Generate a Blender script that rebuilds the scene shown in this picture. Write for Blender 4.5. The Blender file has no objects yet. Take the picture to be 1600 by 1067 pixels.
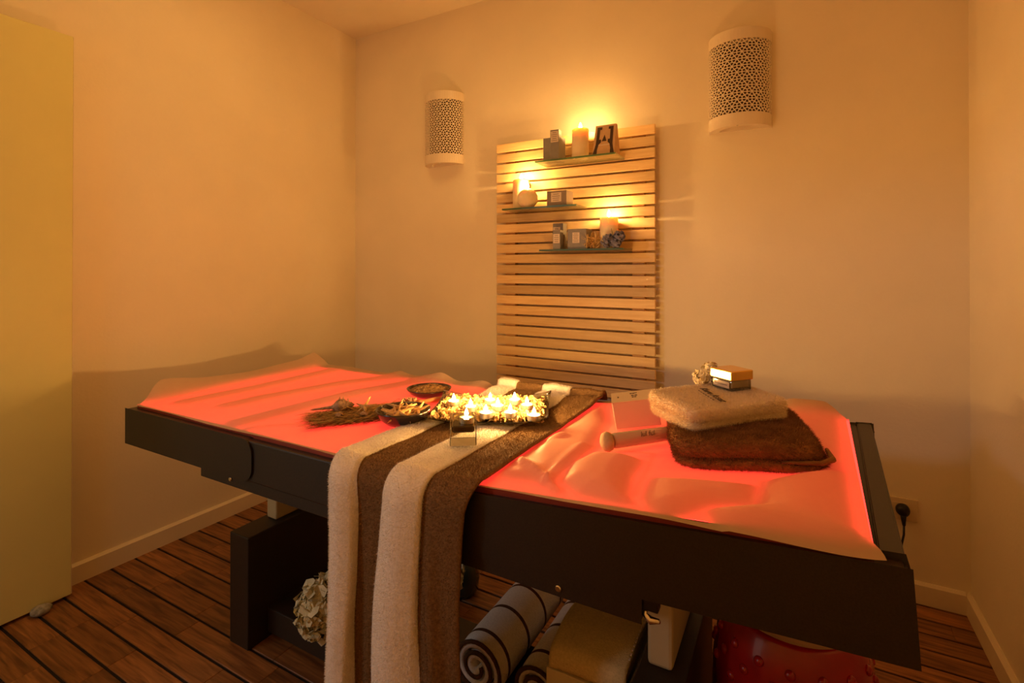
import bpy, bmesh, math, random
import numpy as np
from mathutils import Vector, Matrix, noise

random.seed(7)
rng = np.random.default_rng(7)
R = math.radians
sc = bpy.context.scene
COL = sc.collection

# ------------------------------------------------------------------ camera
cd = bpy.data.cameras.new('camera')
cam = bpy.data.objects.new('camera', cd)
COL.objects.link(cam)
cd.sensor_width = 36.0
cd.sensor_fit = 'HORIZONTAL'
cd.lens = 36.0 * 798.18 / 1600.0
cd.shift_y = (416.0 - 533.5) / 1600.0
cd.clip_start = 0.02
cam.location = (0.0, 0.0, 1.2171)
cam.rotation_euler = (R(90.2846), 0.0, R(28.9594))
sc.camera = cam

# ------------------------------------------------------------------ world, exposure, big lights
sc.view_settings.view_transform = 'Standard'
sc.view_settings.look = 'None'
sc.view_settings.gamma = 1.0
sc.view_settings.use_curve_mapping = False
sc.view_settings.exposure = 0.0
w = bpy.data.worlds.new('world')
sc.world = w
w.use_nodes = True
w.node_tree.nodes['Background'].inputs[0].default_value = (0.9, 0.7, 0.5, 1)
w.node_tree.nodes['Background'].inputs[1].default_value = 0.01

CANDLE = (1.0, 0.505, 0.135)
P_SHELF = 2.8
P_TEA = 1.5
FLAME = 60.0


def area(name, loc, target, sx, sy, power, color):
    ld = bpy.data.lights.new(name, 'AREA')
    ld.shape = 'RECTANGLE'
    ld.size, ld.size_y = sx, sy
    ld.energy = power
    ld.color = color
    o = bpy.data.objects.new(name, ld)
    COL.objects.link(o)
    o.location = loc
    d = Vector(target) - Vector(loc)
    o.rotation_euler = d.to_track_quat('-Z', 'Y').to_euler()
    return o


# daylight of the next room, falling through the open doorway behind the camera on the left
area('next_room_window', (-3.45, -2.45, 2.55), (-0.2, 1.7, 0.7), 0.30, 0.30, 16.0, (0.80, 0.86, 1.0))
# added soft warm fill in the doorway, brightening the hanging towel
area('doorway_fill', (-1.89, -0.32, 1.05), (-1.89, 1.0, 1.05), 0.90, 1.90, 3.0, (1.0, 0.84, 0.62))
# added warm ceiling fill over the bed, brightening the walls
area('ceiling_fill_light', (-1.55, 1.20, 2.66), (-1.55, 1.21, 0.0), 0.8, 0.7, 5.5, (1.0, 0.55, 0.15))

cy = sc.cycles
cy.use_denoising = True
cy.sample_clamp_indirect = 3.0
cy.sample_clamp_direct = 0.0
cy.max_bounces = 9
cy.diffuse_bounces = 6
cy.glossy_bounces = 4
cy.transmission_bounces = 8
cy.transparent_max_bounces = 16
cy.caustics_reflective = False
cy.caustics_refractive = False
cy.blur_glossy = 0.5


# ------------------------------------------------------------------ materials
def _n(nt, t, **kw):
    n = nt.nodes.new(t)
    for k, v in kw.items():
        setattr(n, k, v)
    return n


def mat(name, col, rough=0.6, metal=0.0, var=0.08, vs=12.0, bump=0.0, bs=120.0, bd=0.002, spec=0.5,
        coat=0.0, trans=0.0, ior=1.45, sss=0.0, sssr=(0.03, 0.012, 0.005), stretch=None, obj_var=0.0):
    m = bpy.data.materials.new(name)
    m.use_nodes = True
    nt = m.node_tree
    p = nt.nodes['Principled BSDF']
    tc = _n(nt, 'ShaderNodeTexCoord')
    mp = _n(nt, 'ShaderNodeMapping')
    if stretch:
        mp.inputs['Scale'].default_value = stretch
    oi = _n(nt, 'ShaderNodeObjectInfo')
    add = _n(nt, 'ShaderNodeVectorMath', operation='ADD')
    sca = _n(nt, 'ShaderNodeVectorMath', operation='SCALE')
    cmb = _n(nt, 'ShaderNodeCombineXYZ')
    for i in range(3):
        nt.links.new(oi.outputs['Random'], cmb.inputs[i])
    nt.links.new(cmb.outputs[0], sca.inputs[0])
    sca.inputs['Scale'].default_value = 37.0
    nt.links.new(tc.outputs['Object'], add.inputs[0])
    nt.links.new(sca.outputs[0], add.inputs[1])
    nt.links.new(add.outputs[0], mp.inputs['Vector'])
    nz = _n(nt, 'ShaderNodeTexNoise')
    nz.inputs['Scale'].default_value = vs
    nz.inputs['Detail'].default_value = 4.0
    nt.links.new(mp.outputs[0], nz.inputs['Vector'])
    rp = _n(nt, 'ShaderNodeValToRGB')
    c = np.array(col)
    rp.color_ramp.elements[0].position = 0.3
    rp.color_ramp.elements[1].position = 0.7
    rp.color_ramp.elements[0].color = (*np.clip(c * (1 - var), 0, 1), 1)
    rp.color_ramp.elements[1].color = (*np.clip(c * (1 + var), 0, 1), 1)
    nt.links.new(nz.outputs['Fac'], rp.inputs[0])
    out = rp.outputs[0]
    if obj_var:
        hs = _n(nt, 'ShaderNodeHueSaturation')
        mr = _n(nt, 'ShaderNodeMapRange')
        mr.inputs['To Min'].default_value = 1 - obj_var
        mr.inputs['To Max'].default_value = 1 + obj_var
        nt.links.new(oi.outputs['Random'], mr.inputs['Value'])
        nt.links.new(mr.outputs[0], hs.inputs['Value'])
        nt.links.new(out, hs.inputs['Color'])
        out = hs.outputs[0]
    nt.links.new(out, p.inputs['Base Color'])
    p.inputs['Roughness'].default_value = rough
    p.inputs['Metallic'].default_value = metal
    p.inputs['Specular IOR Level'].default_value = spec
    p.inputs['Coat Weight'].default_value = coat
    p.inputs['Transmission Weight'].default_value = trans
    p.inputs['IOR'].default_value = ior
    if sss:
        p.inputs['Subsurface Weight'].default_value = sss
        p.inputs['Subsurface Radius'].default_value = sssr
        p.inputs['Subsurface Scale'].default_value = 1.0
    if bump:
        nb = _n(nt, 'ShaderNodeTexNoise')
        nb.inputs['Scale'].default_value = bs
        nb.inputs['Detail'].default_value = 3.0
        nt.links.new(mp.outputs[0], nb.inputs['Vector'])
        b = _n(nt, 'ShaderNodeBump')
        b.inputs['Strength'].default_value = bump
        b.inputs['Distance'].default_value = bd
        nt.links.new(nb.outputs['Fac'], b.inputs['Height'])
        nt.links.new(b.outputs[0], p.inputs['Normal'])
    return m


def thin_glass(name, tint, frost=0.0, frost_col=(0.8, 0.9, 0.75)):
    """clear pane: what passes straight through, plus a fresnel reflection; frost adds a milky scatter"""
    m = bpy.data.materials.new(name)
    m.use_nodes = True
    nt = m.node_tree
    nt.nodes.remove(nt.nodes['Principled BSDF'])
    out = nt.nodes['Material Output']
    tr = _n(nt, 'ShaderNodeBsdfTransparent')
    tr.inputs[0].default_value = (*tint, 1)
    gl = _n(nt, 'ShaderNodeBsdfGlossy')
    gl.inputs['Roughness'].default_value = 0.16 if frost else 0.04
    fr = _n(nt, 'ShaderNodeFresnel')
    fr.inputs['IOR'].default_value = 1.5
    nz = _n(nt, 'ShaderNodeTexNoise')
    nz.inputs['Scale'].default_value = 40.0
    mth = _n(nt, 'ShaderNodeMath', operation='MULTIPLY_ADD')
    mth.inputs[1].default_value = 0.05
    nt.links.new(nz.outputs['Fac'], mth.inputs[0])
    nt.links.new(fr.outputs[0], mth.inputs[2])
    mx = _n(nt, 'ShaderNodeMixShader')
    nt.links.new(mth.outputs[0], mx.inputs[0])
    nt.links.new(tr.outputs[0], mx.inputs[1])
    nt.links.new(gl.outputs[0], mx.inputs[2])
    last = mx.outputs[0]
    if frost:
        tl = _n(nt, 'ShaderNodeBsdfTranslucent')
        tl.inputs[0].default_value = (*frost_col, 1)
        df = _n(nt, 'ShaderNodeBsdfDiffuse')
        df.inputs[0].default_value = (*frost_col, 1)
        a = _n(nt, 'ShaderNodeMixShader')
        a.inputs[0].default_value = 0.25
        nt.links.new(tl.outputs[0], a.inputs[1])
        nt.links.new(df.outputs[0], a.inputs[2])
        m2 = _n(nt, 'ShaderNodeMixShader')
        m2.inputs[0].default_value = frost
        nt.links.new(last, m2.inputs[1])
        nt.links.new(a.outputs[0], m2.inputs[2])
        last = m2.outputs[0]
    nt.links.new(last, out.inputs[0])
    return m


def flame_mat():
    m = bpy.data.materials.new('flame')
    m.use_nodes = True
    nt = m.node_tree
    nt.nodes.remove(nt.nodes['Principled BSDF'])
    tr = _n(nt, 'ShaderNodeBsdfTransparent')
    em = _n(nt, 'ShaderNodeEmission')
    tc = _n(nt, 'ShaderNodeTexCoord')
    sp = _n(nt, 'ShaderNodeSeparateXYZ')
    rp = _n(nt, 'ShaderNodeValToRGB')
    rp.color_ramp.elements[0].color = (1.0, 0.62, 0.22, 1)
    rp.color_ramp.elements[1].color = (1.0, 0.78, 0.42, 1)
    nt.links.new(tc.outputs['Generated'], sp.inputs[0])
    nt.links.new(sp.outputs['Z'], rp.inputs[0])
    nt.links.new(rp.outputs[0], em.inputs[0])
    em.inputs[1].default_value = FLAME
    ad = _n(nt, 'ShaderNodeAddShader')
    nt.links.new(tr.outputs[0], ad.inputs[0])
    nt.links.new(em.outputs[0], ad.inputs[1])
    nt.links.new(ad.outputs[0], nt.nodes['Material Output'].inputs[0])
    m.cycles.emission_sampling = 'NONE'
    return m


def sheet_mat():
    m = bpy.data.materials.new('sheet_film')
    m.use_nodes = True
    nt = m.node_tree
    nt.nodes.remove(nt.nodes['Principled BSDF'])
    df = _n(nt, 'ShaderNodeBsdfDiffuse')
    tl = _n(nt, 'ShaderNodeBsdfTranslucent')
    gl = _n(nt, 'ShaderNodeBsdfGlossy')
    nz = _n(nt, 'ShaderNodeTexNoise')
    nz.inputs['Scale'].default_value = 30.0
    rp = _n(nt, 'ShaderNodeValToRGB')
    rp.color_ramp.elements[0].color = (0.60, 0.44, 0.32, 1)
    rp.color_ramp.elements[1].color = (0.67, 0.50, 0.37, 1)
    nt.links.new(nz.outputs['Fac'], rp.inputs[0])
    nt.links.new(rp.outputs[0], df.inputs[0])
    tl.inputs[0].default_value = (0.92, 0.85, 0.8, 1)
    gl.inputs['Roughness'].default_value = 0.38
    gl.inputs[0].default_value = (1, 0.95, 0.9, 1)
    mx = _n(nt, 'ShaderNodeMixShader')
    mx.inputs[0].default_value = 0.33
    nt.links.new(df.outputs[0], mx.inputs[1])
    nt.links.new(tl.outputs[0], mx.inputs[2])
    m2 = _n(nt, 'ShaderNodeMixShader')
    m2.inputs[0].default_value = 0.035
    nt.links.new(mx.outputs[0], m2.inputs[1])
    nt.links.new(gl.outputs[0], m2.inputs[2])
    nb = _n(nt, 'ShaderNodeTexNoise')
    nb.inputs['Scale'].default_value = 260.0
    b = _n(nt, 'ShaderNodeBump')
    b.inputs['Strength'].default_value = 0.12
    b.inputs['Distance'].default_value = 0.002
    nt.links.new(nb.outputs['Fac'], b.inputs['Height'])
    for s in (df, tl, gl):
        nt.links.new(b.outputs[0], s.inputs['Normal'])
    nt.links.new(m2.outputs[0], nt.nodes['Material Output'].inputs[0])
    return m


MATTRESS_HI, MATTRESS_LO = 2.75, 0.85


def mattress_mat():
    """the heated light mattress gives off red light; its glow is painted stronger where the film lies against it"""
    m = bpy.data.materials.new('light_mattress_vinyl')
    m.use_nodes = True
    nt = m.node_tree
    p = nt.nodes['Principled BSDF']
    p.inputs['Base Color'].default_value = (0.55, 0.08, 0.05, 1)
    p.inputs['Roughness'].default_value = 0.5
    at = _n(nt, 'ShaderNodeAttribute', attribute_name='contact_glow')
    nz = _n(nt, 'ShaderNodeTexNoise')
    nz.inputs['Scale'].default_value = 7.0
    ma = _n(nt, 'ShaderNodeMapRange')
    ma.inputs['To Min'].default_value = MATTRESS_LO
    ma.inputs['To Max'].default_value = MATTRESS_HI
    nt.links.new(at.outputs['Fac'], ma.inputs['Value'])
    mb = _n(nt, 'ShaderNodeMapRange')
    mb.inputs['To Min'].default_value = 0.85
    mb.inputs['To Max'].default_value = 1.15
    nt.links.new(nz.outputs['Fac'], mb.inputs['Value'])
    mm = _n(nt, 'ShaderNodeMath', operation='MULTIPLY')
    nt.links.new(ma.outputs[0], mm.inputs[0])
    nt.links.new(mb.outputs[0], mm.inputs[1])
    p.inputs['Emission Color'].default_value = (1.0, 0.040, 0.030, 1)
    nt.links.new(mm.outputs[0], p.inputs['Emission Strength'])
    return m


def plank_mat(name, dark, light, rough, sx=1.0):
    m = bpy.data.materials.new(name)
    m.use_nodes = True
    nt = m.node_tree
    p = nt.nodes['Principled BSDF']
    tc = _n(nt, 'ShaderNodeTexCoord')
    oi = _n(nt, 'ShaderNodeObjectInfo')
    mul = _n(nt, 'ShaderNodeMath', operation='MULTIPLY')
    mul.inputs[1].default_value = 91.0
    nt.links.new(oi.outputs['Random'], mul.inputs[0])
    cmb = _n(nt, 'ShaderNodeCombineXYZ')
    for i in range(3):
        nt.links.new(mul.outputs[0], cmb.inputs[i])
    add = _n(nt, 'ShaderNodeVectorMath', operation='ADD')
    nt.links.new(tc.outputs['Object'], add.inputs[0])
    nt.links.new(cmb.outputs[0], add.inputs[1])
    mp = _n(nt, 'ShaderNodeMapping')
    mp.inputs['Scale'].default_value = (1.2 * sx, 16.0, 16.0)
    nt.links.new(add.outputs[0], mp.inputs['Vector'])
    nz = _n(nt, 'ShaderNodeTexNoise')
    nz.inputs['Scale'].default_value = 5.0
    nz.inputs['Detail'].default_value = 6.0
    nz.inputs['Distortion'].default_value = 0.6
    nt.links.new(mp.outputs[0], nz.inputs['Vector'])
    rp = _n(nt, 'ShaderNodeValToRGB')
    rp.color_ramp.elements[0].position = 0.32
    rp.color_ramp.elements[1].position = 0.72
    rp.color_ramp.elements[0].color = (*dark, 1)
    rp.color_ramp.elements[1].color = (*light, 1)
    nt.links.new(nz.outputs['Fac'], rp.inputs[0])
    hs = _n(nt, 'ShaderNodeHueSaturation')
    mr = _n(nt, 'ShaderNodeMapRange')
    mr.inputs['To Min'].default_value = 0.72
    mr.inputs['To Max'].default_value = 1.25
    nt.links.new(oi.outputs['Random'], mr.inputs['Value'])
    nt.links.new(mr.outputs[0], hs.inputs['Value'])
    nt.links.new(rp.outputs[0], hs.inputs['Color'])
    nt.links.new(hs.outputs[0], p.inputs['Base Color'])
    p.inputs['Roughness'].default_value = rough
    b = _n(nt, 'ShaderNodeBump')
    b.inputs['Strength'].default_value = 0.25
    b.inputs['Distance'].default_value = 0.001
    nt.links.new(nz.outputs['Fac'], b.inputs['Height'])
    nt.links.new(b.outputs[0], p.inputs['Normal'])
    return m


M = dict(
    wall=mat('wall_plaster', (0.85, 0.76, 0.58), 0.85, var=0.03, vs=3.0, bump=0.35, bs=90.0, bd=0.0015),
    ceiling=mat('ceiling_plaster', (0.85, 0.76, 0.58), 0.9, var=0.03, vs=3.0, bump=0.2, bs=90.0, bd=0.001),
    trim=mat('trim_paint', (0.80, 0.70, 0.52), 0.45, var=0.03, vs=5.0),
    caulk=mat('deck_caulk', (0.012, 0.008, 0.006), 0.8),
    plank=plank_mat('teak_plank', (0.13, 0.050, 0.014), (0.40, 0.17, 0.05), 0.42),
    door=mat('door_paint', (0.74, 0.68, 0.27), 0.5, var=0.03, vs=3.0),
    stone=mat('pebble_stone', (0.33, 0.31, 0.24), 0.85, var=0.35, vs=90.0, bump=0.5, bs=60.0),
    ceramic=mat('bisque_ceramic', (0.80, 0.70, 0.55), 0.75, var=0.03),
    sconce_inside=mat('shaded_sconce_back', (0.10, 0.055, 0.03), 0.8),  # dark brown stands for the unlit hollow behind the holes
    slat=plank_mat('pine_slat', (0.70, 0.47, 0.21), (0.84, 0.62, 0.32), 0.5),
    batten=plank_mat('pine_batten', (0.60, 0.35, 0.15), (0.72, 0.45, 0.2), 0.6),
    shelf=thin_glass('shelf_glass', (0.94, 0.95, 0.86), 0.22, (0.95, 0.88, 0.55)),
    shelf_edge=thin_glass('green_glass_edge', (0.50, 0.72, 0.56), 0.35, (0.42, 0.62, 0.48)),
    glass=thin_glass('clear_glass', (0.93, 0.96, 0.92)),
    wax=mat('candle_wax', (0.90, 0.76, 0.52), 0.5, var=0.04, vs=30.0, sss=0.6, sssr=(0.022, 0.016, 0.010)),
    wick=mat('candle_wick', (0.03, 0.02, 0.015), 0.9),
    flame=flame_mat(),
    tin=mat('tealight_tin', (0.75, 0.73, 0.7), 0.3, metal=1.0, var=0.05),
    carton_blue=mat('blue_grey_carton', (0.25, 0.235, 0.225), 0.6, var=0.06, vs=60.0),
    carton_brown=mat('taupe_carton', (0.27, 0.21, 0.165), 0.6, var=0.06, vs=60.0),
    paper=mat('paper_label', (0.72, 0.62, 0.52), 0.7, var=0.04),
    ink=mat('label_ink', (0.10, 0.075, 0.06), 0.7),
    kraft=mat('kraft_carton', (0.62, 0.40, 0.22), 0.6, var=0.07, vs=40.0),
    inkbrown=mat('dark_brown_print', (0.05, 0.022, 0.012), 0.6),
    straw=mat('straw', (0.80, 0.58, 0.26), 0.7, var=0.25, vs=60.0),
    bluepetal=mat('dusty_blue_petal', (0.23, 0.23, 0.34), 0.8, var=0.3, vs=40.0),
    bedframe=mat('black_pebbled_frame', (0.026, 0.017, 0.010), 0.45, var=0.25, vs=300.0, bump=0.12, bs=700.0, bd=0.0006),
    rail=mat('dark_end_rail', (0.030, 0.026, 0.021), 0.5, var=0.1, vs=200.0, bump=0.1, bs=700.0, bd=0.0005),
    white_metal=mat('cream_lacquered_metal', (0.58, 0.50, 0.30), 0.35, var=0.03),
    chrome=mat('chrome', (0.8, 0.78, 0.74), 0.15, metal=1.0, var=0.02),
    sheet=sheet_mat(),
    mattress=mattress_mat(),
    vinyl_side=mat('mattress_side_vinyl', (0.30, 0.05, 0.025), 0.4),
    terry_white=mat('cream_terry', (0.90, 0.85, 0.79), 0.95, var=0.10, vs=220.0, bump=0.25, bs=380.0, bd=0.003, spec=0.1),
    terry_brown=mat('brown_terry', (0.215, 0.125, 0.055), 0.95, var=0.25, vs=200.0, bump=0.25, bs=330.0, bd=0.003, spec=0.1),
    fur_brown=mat('brown_plush', (0.26, 0.125, 0.045), 0.9, var=0.35, vs=26.0, bump=0.8, bs=160.0, bd=0.004, spec=0.15),
    fur_cream=mat('cream_plush', (0.92, 0.79, 0.60), 0.95, var=0.1, vs=120.0, bump=0.8, bs=200.0, bd=0.004, spec=0.1),
    bowl=mat('dark_bowl_wood', (0.028, 0.014, 0.008), 0.22, var=0.3, vs=30.0, coat=0.5),
    starfish=mat('dried_starfish', (0.68, 0.42, 0.17), 0.85, var=0.2, vs=120.0, bump=0.8, bs=300.0),
    grass=mat('dried_grass', (0.40, 0.235, 0.07), 0.85, var=0.4, vs=80.0),
    shell=mat('grey_shell', (0.38, 0.24, 0.14), 0.5, var=0.4, vs=120.0, bump=0.5, bs=200.0),
    palewood=mat('pale_beech', (0.62, 0.32, 0.12), 0.5, var=0.12, vs=20.0, stretch=(1, 6, 6)),
    redwood=mat('reddish_wood', (0.30, 0.09, 0.03), 0.5, var=0.2, vs=30.0),
    bristle=mat('brush_bristle', (0.55, 0.36, 0.18), 0.8, var=0.2, vs=200.0),
    spice=mat('bath_grains', (0.30, 0.16, 0.05), 0.9, var=0.4, vs=150.0, bump=0.9, bs=250.0, bd=0.003),
    petal_mix=mat('dried_petals', (0.66, 0.44, 0.18), 0.8, var=0.35, vs=60.0),
    carton_glow_tint=mat('glow_tinted_carton', (0.62, 0.43, 0.36), 0.55, var=0.02),  # red glow of the bed put into the carton colour
    carton_cream=mat('cream_carton', (0.66, 0.52, 0.36), 0.55, var=0.02),
    tube=mat('milky_tube', (0.62, 0.50, 0.42), 0.2, var=0.03, trans=0.35, coat=0.6),
    sponge=mat('tan_sponge', (0.50, 0.33, 0.20), 0.8, var=0.1, vs=60.0, bump=0.4, bs=200.0),
    gold=mat('brushed_gold', (0.86, 0.52, 0.15), 0.17, metal=1.0, var=0.05),
    cream_petal=mat('cream_petal', (0.95, 0.84, 0.60), 0.8, var=0.1, vs=60.0),
    white_petal=mat('hydrangea_petal', (0.72, 0.66, 0.42), 0.8, var=0.18, vs=26.0),
    leaf=mat('dark_green_leaf', (0.035, 0.055, 0.025), 0.5, var=0.3, vs=30.0),
    stem=mat('green_stem', (0.08, 0.10, 0.03), 0.6, var=0.3, vs=30.0),
    vase=mat('dark_green_glaze', (0.03, 0.045, 0.035), 0.15, var=0.2, coat=0.5),
    roll_white=mat('white_terry', (0.70, 0.66, 0.58), 0.95, var=0.08, vs=200.0, bump=0.7, bs=380.0, bd=0.003, spec=0.1),
    roll_brown=mat('brown_stripe_terry', (0.09, 0.045, 0.02), 0.95, var=0.2, vs=200.0, bump=0.7, bs=380.0, bd=0.003, spec=0.1),
    towel_gold=mat('yellow_cream_terry', (0.70, 0.58, 0.30), 0.95, var=0.1, vs=200.0, bump=0.7, bs=380.0, bd=0.003, spec=0.1),
    crate=mat('white_painted_crate', (0.70, 0.62, 0.44), 0.6, var=0.05),
    red=mat('red_glaze', (0.34, 0.010, 0.006), 0.25, var=0.15, vs=20.0, coat=0.4),
    stool_top=mat('stool_beech_top', (0.60, 0.34, 0.14), 0.5, var=0.1, vs=20.0, stretch=(1, 8, 1)),
    plastic=mat('ivory_plastic', (0.72, 0.60, 0.40), 0.4, var=0.02),
    black=mat('black_plastic', (0.010, 0.008, 0.008), 0.4, var=0.1),
)


# ------------------------------------------------------------------ object helpers
def link(o, parent=None):
    COL.objects.link(o)
    if parent is not None:
        o.parent = parent
    return o


def obj(name, bm, m, parent=None, loc=(0, 0, 0), rot=(0, 0, 0), smooth=False, kind=None):
    me = bpy.data.meshes.new(name)
    bmesh.ops.recalc_face_normals(bm, faces=bm.faces)
    bm.to_mesh(me)
    bm.free()
    for mm in (m if isinstance(m, (list, tuple)) else [m]):
        me.materials.append(mm)
    if smooth:
        for p in me.polygons:
            p.use_smooth = True
    o = bpy.data.objects.new(name, me)
    o.location = loc
    o.rotation_euler = rot
    if kind:
        o['kind'] = kind
    return link(o, parent)


def tag(o, label, cat, group=None, kind=None):
    o['label'] = label
    o['category'] = cat
    if group:
        o['group'] = group
    if kind:
        o['kind'] = kind
    return o


def thing(name, label, cat, loc=(0, 0, 0), rot=(0, 0, 0), group=None):
    o = bpy.data.objects.new(name, None)
    o.empty_display_size = 0.05
    o.location = loc
    o.rotation_euler = rot
    COL.objects.link(o)
    return tag(o, label, cat, group)


def copy_tree(o, parent=None):
    c = o.copy()
    COL.objects.link(c)
    if parent is not None:
        c.parent = parent
    for ch in list(o.children):
        copy_tree(ch, c)
    return c


def box(bm, lo, hi, bev=0.0, seg=2, mi=0, mtx=None):
    r = bmesh.ops.create_cube(bm, size=1.0)
    vs = r['verts']
    for v in vs:
        v.co = Vector([lo[i] + (v.co[i] + 0.5) * (hi[i] - lo[i]) for i in range(3)])
    if bev:
        es = list({e for v in vs for e in v.link_edges})
        rr = bmesh.ops.bevel(bm, geom=es, offset=bev, segments=seg, affect='EDGES', profile=0.5)
        vs = list({v for f in rr['faces'] for v in f.verts} | {v for v in vs if v.is_valid})
    if mi:
        for v in vs:
            for f in v.link_faces:
                f.material_index = mi
    if mtx is not None:
        bmesh.ops.transform(bm, matrix=mtx, verts=[v for v in vs if v.is_valid])
    return bm


def bbox(lo, hi, bev=0.0, seg=2):
    return box(bmesh.new(), lo, hi, bev, seg)


def lathe(prof, n=24, bm=None, mtx=None, cap=True):
    bm = bm or bmesh.new()
    rings = []
    for (r, z) in prof:
        if r < 1e-6:
            rings.append([bm.verts.new((0, 0, z))])
        else:
            rings.append([bm.verts.new((r * math.cos(2 * math.pi * k / n), r * math.sin(2 * math.pi * k / n), z)) for k in range(n)])
    for a, b in zip(rings, rings[1:]):
        for k in range(n):
            k2 = (k + 1) % n
            if len(a) == 1 and len(b) == 1:
                continue
            if len(a) == 1:
                bm.faces.new((a[0], b[k], b[k2]))
            elif len(b) == 1:
                bm.faces.new((a[k], a[k2], b[0]))
            else:
                bm.faces.new((a[k], a[k2], b[k2], b[k]))
    if cap:
        if len(rings[0]) > 1:
            bm.faces.new(rings[0])
        if len(rings[-1]) > 1:
            bm.faces.new(rings[-1])
    if mtx is not None:
        bmesh.ops.transform(bm, matrix=mtx, verts=[v for r in rings for v in r])
    return bm


def tube(pts, rad, n=8, bm=None, cap=True):
    bm = bm or bmesh.new()
    pts = [Vector(p) for p in pts]
    rings = []
    for i, p in enumerate(pts):
        t = (pts[min(i + 1, len(pts) - 1)] - pts[max(i - 1, 0)]).normalized()
        u = t.orthogonal().normalized() if i == 0 else (u - t * u.dot(t)).normalized()
        v = t.cross(u)
        r = rad[i] if isinstance(rad, (list, tuple)) else rad
        rings.append([bm.verts.new(p + (u * math.cos(2 * math.pi * k / n) + v * math.sin(2 * math.pi * k / n)) * r) for k in range(n)])
    for a, b in zip(rings, rings[1:]):
        for k in range(n):
            bm.faces.new((a[k], a[(k + 1) % n], b[(k + 1) % n], b[k]))
    if cap:
        bm.faces.new(rings[0])
        bm.faces.new(rings[-1])
    return bm


def prism_y(prof, y0, y1, bm=None):
    """closed (x, z) outline pushed along y"""
    bm = bm or bmesh.new()
    a = [bm.verts.new((x, y0, z)) for x, z in prof]
    b = [bm.verts.new((x, y1, z)) for x, z in prof]
    n = len(prof)
    for k in range(n):
        bm.faces.new((a[k], a[(k + 1) % n], b[(k + 1) % n], b[k]))
    bm.faces.new(a)
    bm.faces.new(list(reversed(b)))
    return bm


def np_mesh(name, verts, faces, mats, parent=None, mi=None, smooth=True, kind=None):
    me = bpy.data.meshes.new(name)
    me.from_pydata([tuple(v) for v in verts], [], [tuple(f) for f in faces])
    for m in (mats if isinstance(mats, (list, tuple)) else [mats]):
        me.materials.append(m)
    if mi is not None:
        me.polygons.foreach_set('material_index', np.asarray(mi, dtype=np.int32))
    if smooth:
        me.polygons.foreach_set('use_smooth', np.ones(len(me.polygons), dtype=bool))
    me.update()
    o = bpy.data.objects.new(name, me)
    if kind:
        o['kind'] = kind
    return link(o, parent)


def pile(src, mats, n, length, width, lean, parent, comb=(0, 0, 0), name='pile'):
    """short fibres standing on a cloth: one triangle each"""
    me = src.data
    me.calc_loop_triangles()
    nv = len(me.vertices)
    co = np.empty(nv * 3)
    me.vertices.foreach_get('co', co)
    co = co.reshape(-1, 3)
    nt = len(me.loop_triangles)
    tv = np.empty(nt * 3, dtype=np.int32)
    me.loop_triangles.foreach_get('vertices', tv)
    tv = tv.reshape(-1, 3)
    tm = np.empty(nt, dtype=np.int32)
    me.loop_triangles.foreach_get('material_index', tm)
    A, B, Cc = co[tv[:, 0]], co[tv[:, 1]], co[tv[:, 2]]
    nr = np.cross(B - A, Cc - A)
    ar = np.linalg.norm(nr, axis=1)
    nr = nr / np.maximum(ar, 1e-12)[:, None]
    k = rng.choice(nt, n, p=ar / ar.sum())
    a, b = rng.random(n), rng.random(n)
    s = np.sqrt(a)
    P = (1 - s)[:, None] * A[k] + (s * (1 - b))[:, None] * B[k] + (s * b)[:, None] * Cc[k]
    N = nr[k]
    d = N + rng.normal(0, lean, (n, 3)) + np.array(comb)
    flip = (d * N).sum(1) < 0.1
    d[flip] = N[flip]
    d /= np.linalg.norm(d, axis=1)[:, None]
    t = np.cross(d, rng.normal(0, 1, (n, 3)))
    t /= np.maximum(np.linalg.norm(t, axis=1), 1e-9)[:, None]
    L = length * (0.6 + 0.8 * rng.random(n))[:, None]
    base = P - N * 0.0008
    V = np.stack([base - t * width / 2, base + t * width / 2, P + d * L], 1).reshape(-1, 3)
    F = np.arange(3 * n).reshape(-1, 3)
    return np_mesh(name, V, F, mats, parent, mi=tm[k], smooth=False, kind='stuff')


def slab_grid(wd, dp, h, ex=5.0, nx=48, ny=40, seed=0.0, amp=0.004, hfun=None, freq=9.0):
    """soft cushion-like slab: superellipse outline, rounded edge, lumpy top; base at z = 0"""
    V, F = [], []
    nu, nvv = 96, 14
    for j in range(nvv + 1):
        # side profile from bottom centre to top centre
        t = j / nvv
        if t < 0.25:
            rr, zz = t / 0.25 * 0.93, 0.0
        elif t > 0.6:
            rr, zz = (1 - t) / 0.4 * 0.93, 1.0
        else:
            a = (t - 0.25) / 0.35 * math.pi - math.pi / 2
            rr, zz = 0.93 + 0.07 * math.cos(a), 0.5 + 0.5 * math.sin(a)
        for i in range(nu):
            th = 2 * math.pi * i / nu
            c, s = math.cos(th), math.sin(th)
            q = (abs(c) ** ex + abs(s) ** ex) ** (-1 / ex)
            x, y = c * q * rr * wd / 2, s * q * rr * dp / 2
            hh = h * (hfun(x / wd, y / dp) if hfun else 1.0)
            z = zz * hh
            n = noise.noise(Vector((x * freq + seed, y * freq, z * freq * 1.5)))
            n2 = noise.noise(Vector((x * freq * 2.7 + seed, y * freq * 2.7 + 5, z * freq * 3)))
            k = 0.25 + 0.75 * zz
            z += (n * amp + n2 * amp * 0.4) * k
            x += n2 * amp * 0.5
            y += n * amp * 0.5
            V.append((x, y, z))
    for j in range(nvv):
        for i in range(nu):
            i2 = (i + 1) % nu
            F.append((j * nu + i, j * nu + i2, (j + 1) * nu + i2, (j + 1) * nu + i))
    return V, F


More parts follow.
